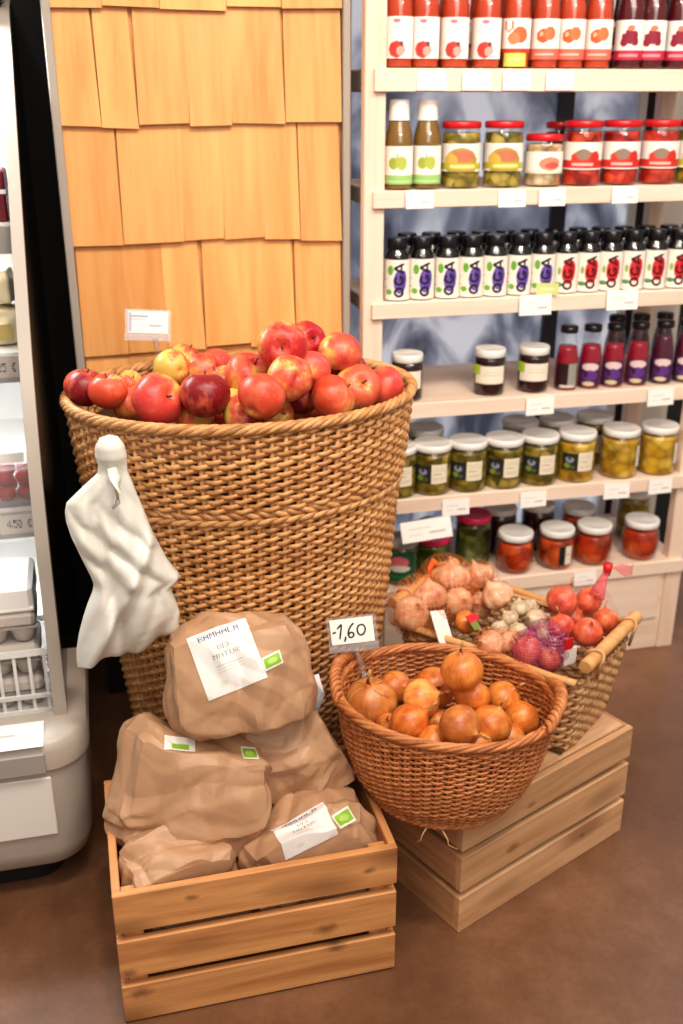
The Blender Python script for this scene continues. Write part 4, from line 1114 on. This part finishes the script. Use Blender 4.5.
def label_art():
    a = Art(120, 120, S(236, 232, 228))
    a.text('BAMHALM', .16, .84, .86, .945, S(60, 76, 130))
    a.text('BIO', .42, .6, .66, .735, S(150, 150, 152)); a.text('NATUR', .3, .74, .53, .61, S(150, 150, 152))
    for k in (.42, .37, .32): a.rect(.3, .75, k, k+.012, S(200, 198, 196))
    a.ell(.32, .16, .07, .05, S(216, 224, 206)); return a
def green_art():
    a = Art(24, 20, S(236, 238, 226)); a.rect(.08, .92, .12, .88, S(140, 186, 50)); a.ell(.5, .5, .25, .22, S(176, 210, 100)); return a
def paper_bag(label, loc, rot, dims, seed, **k):
    t = thing('paper_bag', label, 'bag', loc, rot, 'brown paper bags in the orange crate')
    VF = bag_mesh(dims, seed, **k); o = MB().add(VF[0], VF[1]).build('paper_sack', M['kraft'], t, flat_angle=13); return t, VF
cam_dir = Vector((-.05, -.8, .55)).normalized()
def ctop(sh, tz):
    return None
# five bags: low front ones first
def corner(x0, z0, amp_, w_=.03, lim=False):
    def f(r, q):
        if lim:
            m = .070-.42*r.z
            if r.x > m: r.x = m+(r.x-m)*.1
            if r.y > .062: r.y = .062+(r.y-.062)*.1
        if q.z > .2: r = r+Vector((0, 0, amp_*math.exp(-((r.x-x0)/w_)**2)*min(1, (q.z-.2)/.5)))
        return r
    return f
b5, v5 = paper_bag('small crumpled paper bag low in the near corner of the crate', (.060, 1.354, .190), (R(4), R(-8), R(8)), (.088, .070, .092), 5, blend=.6, yclamp=.056)
b4, v4 = paper_bag('paper bag with a tilted white label behind the front slats', (.262, 1.380, .184), (R(-8), R(-8), R(8)), (.118, .088, .092), 14, blend=.6, yclamp=.078)
b2, v2_ = paper_bag('large paper bag with folded top corner against the fridge side of crate', (.083, 1.452, .292), (R(-14), R(8), R(-4)), (.118, .086, .108), 2, blend=.55, top=corner(-.085, 0, .03))
b3, v3_ = paper_bag('paper bag wedged under the topmost one beside the onion basket', (.262, 1.496, .326), (R(-12), R(-8), R(6)), (.096, .075, .092), 31, blend=.6, top=corner(.05, 0, .03, lim=True))
b1, v1_ = paper_bag('topmost paper bag with a big white printed label', (.178, 1.488, .486), (R(-18), R(-8), R(-3)), (.109, .088, .104), 47, blend=.66)
n_ = (-.0, -1, .28)
decal(v1_, label_art(), (-.012, -.06, .048), (1, .05, .16), (-.16, .3, 1), n_, .10, .105, M['vlabel'], b1, 'printed_label')
decal(v1_, green_art(), (.058, -.06, .028), (1, .05, .25), (-.1, .3, 1), n_, .032, .022, M['vlabel'], b1, 'green_logo')
decal(v4, label_art(), (.0, -.03, .058), (1, .0, .12), (-.05, .6, 1), (0, -.8, .8), .095, .062, M['vlabel'], b4, 'printed_label')
decal(v4, green_art(), (.068, -.03, .052), (1, .0, .3), (-.2, .6, 1), (0, -.8, .8), .034, .028, M['vlabel'], b4, 'green_logo')
a = Art(24, 16, S(240, 238, 230)); a.rect(.25, .8, .1, .5, S(150, 192, 60))
decal(v2_, a, (-.03, -.03, .078), (1, .0, -.1), (0, .6, .8), (0, -.8, .8), .05, .028, M['vlabel'], b2, 'printed_label')
decal(v2_, green_art(), (.078, -.03, .066), (1, 0, 0), (0, .5, 1), (.2, -.8, .8), .026, .028, M['vlabel'], b2, 'green_logo')
a = Art(24, 30, S(240, 240, 242)); a.rect(.2, .8, .3, .34, S(206, 206, 210)); a.rect(.2, .8, .44, .48, S(206, 206, 210))
decal(v3_, a, (.056, -.02, .09), (1, .1, 0), (0, .4, 1), (.1, -.8, .7), .045, .062, M['vlabel'], b3, 'printed_label')

# ------------------------------------------------------------------ white plastic bag
def carrier():
    t = NT('thin white plastic')
    co = t.coord('Object'); n1 = t.noise(co, 24, 4, .6, .5)
    b = t.bsdf(S(224, 222, 213), .36, .5, bump=n1, bstr=.2, bdist=.006, sub=.15)
    M['carrier'] = t.m
    # outline in bag space: x across (m), z down from the knot; left and right edges
    th = thing('plastic_bag', 'white plastic carrier bag hanging by its knot on the tall basket', 'bag', (0, 1.555, .0))
    rows = [ # z, xl, xr, bulge
        (.906, .0005, .0015, .0005), (.9055, -.006, .007, .008), (.902, -.014, .014, .016), (.890, -.022, .022, .024), (.872, -.024, .025, .024), (.857, -.020, .024, .016), (.845, -.022, .024, .013),
        (.825, -.046, .030, .016), (.80, -.074, .037, .018), (.785, -.078, .042, .02), (.77, -.078, .046, .022), (.74, -.072, .055, .024), (.715, -.064, .064, .026), (.69, -.055, .074, .028), (.672, -.049, .084, .030), (.658, -.046, .094, .028),
        (.650, -.046, .090, .028), (.640, -.049, .078, .028), (.625, -.056, .080, .030), (.60, -.068, .086, .028), (.575, -.078, .090, .024), (.553, -.084, .088, .018), (.535, -.086, .088, .010), (.528, -.085, .087, .004)]
    zz = np.array([r[0] for r in rows]); n = 90; zs = np.linspace(zz[0], zz[-1], n); order = np.argsort(zz)
    f = lambda i: np.interp(zs, zz[order], np.array([r[i] for r in rows])[order])
    L_, R_, B_ = f(1), f(2), f(3); nb = 72; P = np.zeros((n, nb, 3))
    for i in range(n):
        for j in range(nb):
            a = 2*PI*j/nb; u = (1-math.cos(a))/2  # 0..1 across
            x = L_[i]+(R_[i]-L_[i])*u
            front = math.sin(a)
            y = -B_[i]*front if front > 0 else -B_[i]*front*.35
            z = zs[i]
            if front > 0 and zs[i] < .86:
                k = min(1, (.86-zs[i])/.12)
                fx = (u-.5)*2
                # pleats fanning from the knot
                pl = 1.25*abs(math.sin(u*7+1.5*math.sin(z*17)+z*18))*.010+abs(math.sin(u*11-z*30+.6))*.006
                dg = math.exp(-((x-(.055-(.74-z)*.55))/.012)**2)*.020*max(0, min(1, (.79-z)/.06))
                dg2 = -math.exp(-((x-(-.028+(.74-z)*.12))/.010)**2)*.016*max(0, min(1, (.84-z)/.06))
                y -= (pl+dg+dg2)*k*front**.5
            if z < .62: z += ((u-.5)*.045+.006*math.sin(u*9))*((.62-z)/.09)
            P[i, j] = (x, y, z)
    mb = MB().grid(P, closed_u=True); mb.build('bag_body', M['carrier'], th)
    # handle twist falling from the knot and a folded flap on the side
    MB().tube([(.0, -.022, .858), (.004, -.034, .845), (.006, -.04, .825), (.004, -.041, .808), (-.004, -.040, .80)], [.008, .010, .009, .009, .005], 10, ry=.5).build('knot_tail', M['carrier'], th)
carrier()

# ------------------------------------------------------------------ price signs
def strokes(lines, w, mat, parent, Mx):
    mb = MB()
    for ln in lines:
        p = smoothprof([(x, 0) for x in ()] or ln, 2) if len(ln) > 2 else ln
        mb.tube([(x, -.0012, z) for x, z in p], w, 6, ry=.4, up=(0, 1, 0))
    o = mb.build('handwriting', mat, parent)
    return o
def sign(label, base, centre, w, h, rot, stem_kink, text):
    t = thing('price_sign', label, 'sign', base)
    dx = Vector(centre)-Vector(base)
    hd = MB().box(-w/2-.006, w/2+.006, .0008, .003, -h/2-.014, h/2+.004, bev=.001).box(-w/2-.006, w/2+.006, -.0028, -.0018, -h/2-.014, -h/2-.001).build('clear_holder', M['plastic'], t, dx, rot, smooth=False)
    cd = MB().box(-w/2, w/2, -.001, .0006, -h/2, h/2).build('price_card', M['paperwhite'], t, dx, rot, smooth=False)
    if text:
        strokes(text, .0015, M['ink'], cd, None)
    else:
        a = Art(50, 30, S(240, 238, 236)); a.rect(.1, .5, .74, .8, S(150, 150, 160)); a.rect(.1, .4, .62, .66, S(200, 200, 205)); a.rect(.55, .85, .28, .4, S(186, 186, 190)); a.rect(.02, .1, .05, .95, S(190, 186, 206))
        flat_label(a, w*.98, h*.96, M['vlabel'], cd, TM((0, -.0014, 0)), 'print')
    bot = dx+Vector((stem_kink, 0, -h/2-.012))
    MB().tube([(0, 0, 0), tuple(bot*.5+Vector((.001, 0, 0))), tuple(bot)], [.0045, .0055, .005], 10).build('stem', M['plastic'], t)
    MB().lathe([(.0005, -.004), (.005, -.003), (.0065, .002), (.0045, .007), (.0005, .008)], 14, M=TM(tuple(bot))).build('swivel_joint', M['plastic'], t)
    MB().box(-.007, .007, -.005, .005, -.02, .012, bev=.002).build('clip', M['plastic'], t, smooth=False)
    return t
one = [[(-.0255, .006), (-.018, .013), (-.0175, .012), (-.020, 0), (-.023, -.012)], [(-.0345, -.001), (-.0285, .0003)], [(-.0125, -.009), (-.013, -.014), (-.0155, -.0175)],
       [(.004, .013), (-.003, .007), (-.008, -.004), (-.006, -.012), (.001, -.011), (.003, -.005), (-.002, -.002), (-.007, -.006)],
       [(.016, .009), (.010, .006), (.009, -.004), (.013, -.010), (.020, -.008), (.024, 0), (.022, .008), (.016, .009)]]
sign('clear plastic price sign handwritten 1,60 over the yellow onions', (.408, 1.530, .425), (.386, 1.540, .520), .076, .044, (R(-24), R(-8), R(-14)), .006, one)
sign('clear plastic price sign with small print behind the apples', (.108, 2.0, .895), (.092, 1.985, .988), .076, .042, (R(-12), R(4), R(-4)), .012, None)

# ------------------------------------------------------------------ refrigerated display case
fr = thing('display_fridge', 'cream open refrigerated display case with black side panel', 'fridge', (-.118, 1.6, 0))
FX, FY = -.118, 1.6
def fw(pts): return [(x-FX, y-FY, z) for x, y, z in pts]
prof = [(.345, 1.655), (.55, 1.675), (.75, 1.705), (.95, 1.80), (1.12, 1.955), (1.32, 2.14), (1.49, 2.30), (1.545, 2.345), (1.56, 2.40)]
pf = smoothprof(prof, 2)
# front trim of the end panel
mb = MB(); V = []; n = len(pf)
for (z, y) in pf: V += [(-.022, y-FY, z), (0, y-FY, z), (0, y-FY+.03, z+.01), (-.022, y-FY+.03, z+.01)]
F = []
for i in range(n-1):
    for j in range(4):
        k = (j+1) % 4; F.append((i*4+j, i*4+k, (i+1)*4+k, (i+1)*4+j))
F += [(0, 1, 2, 3), tuple((n-1)*4+j for j in (3, 2, 1, 0))]
mb.add(V, F).build('end_trim', M['alu'], fr, flat_angle=30)
# black end panel (outer side)
V = []; F = []
yb = 2.58-FY
for x in (-.012, -.002):
    for (z, y) in pf: V.append((x, y-FY+.02, z))
    V.append((x, yb, 1.56)); V.append((x, yb, .04)); V.append((x, .06, .04))
m = len(V)//2
F = [tuple(range(m)), tuple(range(m, 2*m))[::-1]]+[(i, (i+1) % m, m+(i+1) % m, m+i) for i in range(m)]
MB().add(V, F).build('end_panel', M['black'], fr, smooth=False)
MB().box(-1.2, -.012, yb-.02, yb, .05, 1.56).build('back_panel', M['white'], fr, smooth=False)
MB().box(-1.2, -.012, .75, yb, 1.56, 1.60, bev=.004).build('canopy', M['black'], fr, smooth=False)
# rounded bumper and base: plan outline with rounded corner
def plan(inset, rad, n=10, ring=False):
    x1, y0, y1, x0 = .036-inset, -.03+inset, .30, -1.2
    pts = [(x0, y0)]
    for i in range(n+1):
        a = -PI/2+PI/2*i/n; pts.append((x1-rad+rad*math.cos(a), y0+rad+rad*math.sin(a)))
    pts.append((x1, y1))
    if ring: pts += [(-.014, y1), (-.014, .072), (x0, .072)]
    else: pts.append((x0, y1))
    return pts
def prism(levels, ring=False):
    mb = MB(); V = []; F = []; m = None
    for z, ins, rad in levels:
        p = plan(ins, rad, ring=ring); m = len(p); V += [(x, y, z) for x, y in p]
    L = len(levels)
    for i in range(L-1):
        for j in range(m):
            k = (j+1) % m; F.append((i*m+j, i*m+k, (i+1)*m+k, (i+1)*m+j))
    F += [tuple(range(m))[::-1], tuple((L-1)*m+j for j in range(m))]
    return mb.add(V, F)
prism([(.285, .012, .07), (.292, .002, .08), (.33, 0, .08), (.345, .004, .08), (.35, .012, .07)], True).build('bumper', M['cream'], fr, flat_angle=40)
prism([(.055, .045, .05), (.075, .022, .07), (.11, .012, .075), (.285, .010, .075)]).build('base_cabinet', M['cream'], fr, flat_angle=40)
prism([(.0, .075, .05), (.055, .072, .05)]).build('toe_kick', M['dark'], fr, flat_angle=40)
MB().box(-1.2, -.035, -.0235, -.019, .15, .275, bev=.002).build('access_panel', M['paperwhite'], fr, smooth=False)
MB().box(-1.2, -.04, -.036, -.029, .292, .333, bev=.002).build('front_rail', M['greymid'], fr, smooth=False)
a = Art(80, 20, S(234, 230, 226)).rect(.80, .9, .5, .62, S(190, 186, 184)).rect(.92, .96, .3, .36, S(200, 196, 194))
led = flat_label(a, .5, .07, M['vlabel'], fr, TM((-.29, .0, .3525), (R(-84), 0, 0)), 'price_ledge')
def fshelf(z, y, th=.02):
    o = MB().box(-1.2, -.024, y-FY, yb-.02, z-th, z).build('fridge_shelf', M['white'], fr, smooth=False)
    return o
def rail(par, z, y, txt, h=.05):
    MB().box(-1.2, -.026, y-FY-.012, y-FY-.002, z-h-.005, z-.004).build('price_rail', M['greymid'], par, smooth=False)
    if txt:
        a = Art(60, 24, S(206, 196, 188)); a.text(txt, .2, .8, .3, .7, S(90, 84, 84)); flat_label(a, .075, h*.8, M['vlabel'], par, TM((-.066, y-FY-.013, z-h/2)), 'price_strip')
sC = fshelf(1.165, 2.10); rail(sC, 1.165, 2.10, None)
sB = fshelf(.935, 2.02); rail(sB, .935, 2.02, '5,25 €')
sA = fshelf(.645, 1.94); rail(sA, .645, 1.94, '4,50 €')
MB().box(-1.2, -.024, 1.70-FY, yb-.02, .30, .315).build('fridge_deck', M['white'], fr, smooth=False)
for i in range(3): pass
# goods in the fridge
M['pack_red'] = plain('dark red pack', S(110, 18, 34), .4); M['cheese'] = plain('pale cheese', S(236, 224, 186), .45, var=.1); M['chz2'] = plain('yellow wrapper', S(196, 176, 110), .4, var=.2)
pkp = thing('yoghurt_pack', 'dark red pack on the upper fridge shelf, nearest the frame', 'pack', (-.185, 2.17, 1.165), (0, 0, 0), 'dark red packs in the fridge')
MB().box(-.035, .035, -.05, .05, 0, .095, bev=.004).build('carton', M['pack_red'], pkp, smooth=False); MB().box(-.0355, .0355, -.051, .051, .052, .060).build('white_band', M['white'], pkp, smooth=False)
for i, x in enumerate((-.265, -.345)): dup(pkp, (x, 2.17, 1.165), None, 'dark red pack on the upper fridge shelf, %s from the frame' % ORD[i+1])
ch = thing('cheese_pack', 'pale wrapped cheese on the middle fridge shelf, nearest the frame', 'cheese', (-.19, 2.12, .935), (0, 0, .1), 'wrapped cheeses in the fridge')
VF = bag_mesh((.042, .05, .04), 77, amp=.003, N=16, K=5); MB().add(np.array(VF[0])+np.array([0, 0, .036]), VF[1]).build('wrapped_block', M['cheese'], ch)
MB().box(-.02, .02, -.058, -.054, .015, .045).build('pack_label', M['chz2'], ch, smooth=False)
for i, (x, z, sc_) in enumerate(((-.285, .935, 1), (-.195, 1.012, .98), (-.29, 1.012, .98))): dup(ch, (x, 2.125, z), (0, 0, -.1*i), ['pale wrapped cheese on the middle fridge shelf, second from the frame', 'pale wrapped cheese stacked on top, nearest the frame', 'pale wrapped cheese stacked on top, second from the frame'][i], None, (sc_,)*3)
M['tom'] = plain('tomato skin', S(200, 40, 30), .25, sub=.05)
for q, x in enumerate((-.205, -.335)):
    tr = thing('tomato_tray', 'clear plastic tray for tomatoes, %s from the fridge frame' % ORD[q], 'tray', (x, 2.01, .645), (0, 0, 0), 'tomato trays')
    mb = MB(); w, d, h = .058, .055, .075
    for bx in ((-w, w, -d, -d+.002, 0, h), (-w, w, d-.002, d, 0, h), (-w, -w+.002, -d, d, 0, h), (w-.002, w, -d, d, 0, h), (-w, w, -d, d, 0, .002)): mb.box(*bx)
    mb.build('tray_walls', M['plastic'], tr, smooth=False); MB().box(-w-.003, w+.003, -d-.003, d+.003, h, h+.003).build('tray_lid', M['plastic'], tr, smooth=False)
tm = MB().lathe([(.003, -.85), (.5, -.75), (.85, -.42), (1, 0), (.9, .4), (.6, .7), (.25, .78), (.003, .7)], 20, cap=True).build('tomato', M['tom']); tag(tm, 'x', 'tomato', 'tomatoes in the clear trays')
MB().tube([(0, 0, .7), (0, .05, .95)], .07, 5).build('calyx', plain('tomato calyx', S(70, 110, 40), .6), tm)
k = 0
for q, x in enumerate((-.205, -.335)):
    for lz in (0, 1):
        for ix in range(3):
            for iy in range(2):
                if k: o = dup(tm, (0, 0, 0))
                else: o = tm
                o.location = (x-.037+ix*.037, 1.982+iy*.05, .645+.020+lz*.033); o.scale = (.0185,)*3; o.rotation_euler = (random.uniform(-.4, .4), random.uniform(-.4, .4), random.uniform(0, 6))
                o['label'] = 'red tomato in the %s tray, %s layer, %s row, %s from its side' % (['near', 'far'][q], ['lower', 'upper'][lz], ['front', 'back'][iy], ORD[ix]); k += 1
cardm = MB().box(-.024, .024, -.001, .001, -.009, .009).build('price_tag', M['paperwhite'], None, smooth=False); tag(cardm, 'small white price tag above the tomato trays', 'price tag'); cardm.location = (-.19, 1.99, .735); cardm.rotation_euler = (R(-30), 0, 0)
MB().box(-.03, .03, .001, .003, -.014, .011).build('clear_back', M['plastic'], cardm, smooth=False)
gr = thing('salad_bag', 'green salad bag lying under the tomato shelf', 'bag', (-.255, 2.05, .425))
MB().box(-.12, .11, -.09, .12, -.11, -.105).build('tray', M['white'], gr, smooth=False)
VF = bag_mesh((.06, .07, .06), 91, amp=.008, N=18); MB().add(np.array(VF[0])+np.array([0, 0, -.06]), VF[1]).build('leaf_bag', chunks('salad leaves', [S(60, 96, 40), S(110, 140, 70), S(190, 200, 170)], 50), gr)
# egg cartons
def carton_mesh():
    mb = MB()
    mb.box(-.125, .125, -.055, .055, .034, .066, bev=.008)
    for ix in range(5):
        for iy in (-1, 1):
            mb.lathe([(.012, 0), (.018, .004), (.023, .02), (.025, .034)], 14, M=TM((-.1+ix*.05, iy*.027, 0)))
    return mb
M['pulp'] = plain('grey egg carton', S(196, 186, 178), .8, var=.12)
ec = thing('egg_carton', 'grey egg carton at the bottom of the white basket', 'egg carton', (-.285, 1.79, .322), (0, 0, 0), 'egg cartons')
carton_mesh().build('pulp_shell', M['pulp'], ec, flat_angle=40); MB().box(-.126, .126, -.0565, -.055, .034, .038).build('lid_seam', M['greymid'], ec, smooth=False)
for i, (x, y, z, l) in enumerate(((-.285, 1.79, .39, 'grey egg carton second from the bottom in the white basket'), (-.285, 1.79, .458, 'grey egg carton just above the white basket rim'))): dup(ec, (x, y, z), None, l)
we = thing('egg_box', 'bright white flat egg box on top of the grey cartons', 'egg carton', (-.285, 1.80, .526))
MB().box(-.125, .125, -.065, .075, 0, .05, bev=.008).build('box_lid', M['white'], we, smooth=False); MB().box(-.1255, .1255, -.0655, .0755, .0, .008, bev=.002).build('box_base', M['paperwhite'], we, smooth=False)
wb = thing('egg_basket', 'white plastic slatted basket holding the egg cartons', 'basket', (-.285, 1.79, .316))
mb = MB()
for sg in (-1, 1):
    for i in range(11): mb.box(-.138+i*.0268, -.138+i*.0268+.006, sg*.066-.002, sg*.066+.002, 0, .135)
    for j in range(6): mb.box(sg*.139-.002, sg*.139+.002, -.062+j*.024, -.062+j*.024+.006, 0, .135)
mb.build('side_grate', M['white'], wb, smooth=False)
mb = MB()
for z0, z1 in ((0, .012), (.036, .044), (.126, .138)):
    for sg in (-1, 1): mb.box(-.143, .143, sg*.068-.003, sg*.068+.003, z0, z1); mb.box(sg*.141-.003, sg*.141+.003, -.068, .068, z0, z1)
mb.build('side_frame', M['white'], wb, smooth=False); MB().box(-.14, .14, -.066, .066, 0, .003).build('basket_base', M['white'], wb, smooth=False)

# ------------------------------------------------------------------ lights, world, camera
def area(name, loc, aim, size, energy, col, sy=None):
    l = bpy.data.lights.new(name, 'AREA'); l.energy = energy; l.color = col; l.size = size
    if sy: l.shape = 'RECTANGLE'; l.size_y = sy
    o = bpy.data.objects.new(name, l); C.objects.link(o); o.location = loc
    o.rotation_euler = (Vector(aim)-Vector(loc)).to_track_quat('-Z', 'Y').to_euler(); return o
area('ceiling_or_fill_light', (.5, -1.3, 2.5), (.9, 2.2, .7), 1.8, 30, (1, .92, .84))  # frontal fill added behind the camera to lift the jars and shelf
area('ceiling_or_fill_light', (.3, .2, 3.0), (.4, 1.6, .4), 1.6, 32, (1, .90, .80))
for i, (x, y, e) in enumerate(((-.5, .5, 10), (.25, .75, 13), (.95, .55, 14), (1.6, .9, 10))):
    area('ceiling_spot', (x, y, 2.75), (x*.6+.3, 2.0, .8), .14, e, (1, .88, .75))
area('ceiling_or_fill_light', (2.6, 2.6, 2.4), (1.2, 1.4, 0), 1.0, 26, (.95, .96, 1.0))  # cool fill added at the side for the pale reflection on the floor
area('fridge_light', (-.45, 2.2, 1.52), (-.35, 1.95, .3), .6, 12.0, (.95, .98, 1.0), .12)
for z_, y_ in ((1.13, 2.2), (.9, 2.15), (.61, 2.1)): area('fridge_shelf_light', (-.35, y_, z_), (-.35, y_+.02, 0),   .42, 3.5, (.95, .98, 1.0), .02)
for i, (x, tx) in enumerate(((.5, .85), (1.3, 1.25))):  # unseen fill spots added to brighten the jar shelf
    sl = bpy.data.lights.new('shelf_fill_spot', 'SPOT'); sl.energy = 60; sl.color = (1, .93, .86); sl.spot_size = R(34); sl.spot_blend = .7; sl.shadow_soft_size = .06
    so = bpy.data.objects.new('shelf_fill_spot', sl); C.objects.link(so); so.location = (x, -.9, 2.6)
    so.rotation_euler = (Vector((tx, 2.2, .95))-Vector((x, -.9, 2.6))).to_track_quat('-Z', 'Y').to_euler()
w = bpy.data.worlds.new('shop ambience'); bpy.context.scene.world = w; w.use_nodes = True
nt = w.node_tree; bg = nt.nodes['Background']; bg.inputs[0].default_value = (.86, .80, .74, 1); bg.inputs[1].default_value = .45
cam = bpy.data.cameras.new('camera'); co_ = bpy.data.objects.new('camera', cam); C.objects.link(co_)
co_.location = (0, 0, 1.40); co_.rotation_euler = (R(90-22.4), 0, R(-13.4))
cam.sensor_fit = 'VERTICAL'; cam.sensor_height = 36; cam.lens = 1025/1024*36
cam.dof.use_dof = True; cam.dof.focus_distance = 1.62; cam.dof.aperture_fstop = 3.2; cam.clip_start = .05
sc = bpy.context.scene; sc.camera = co_
sc.view_settings.view_transform = 'Standard'; sc.view_settings.look = 'None'; sc.view_settings.exposure = .0; sc.view_settings.gamma = .93
try:
    sc.cycles.use_denoising = True; sc.cycles.max_bounces = 10; sc.cycles.transparent_max_bounces = 16; sc.cycles.caustics_reflective = False; sc.cycles.caustics_refractive = False
except Exception: pass
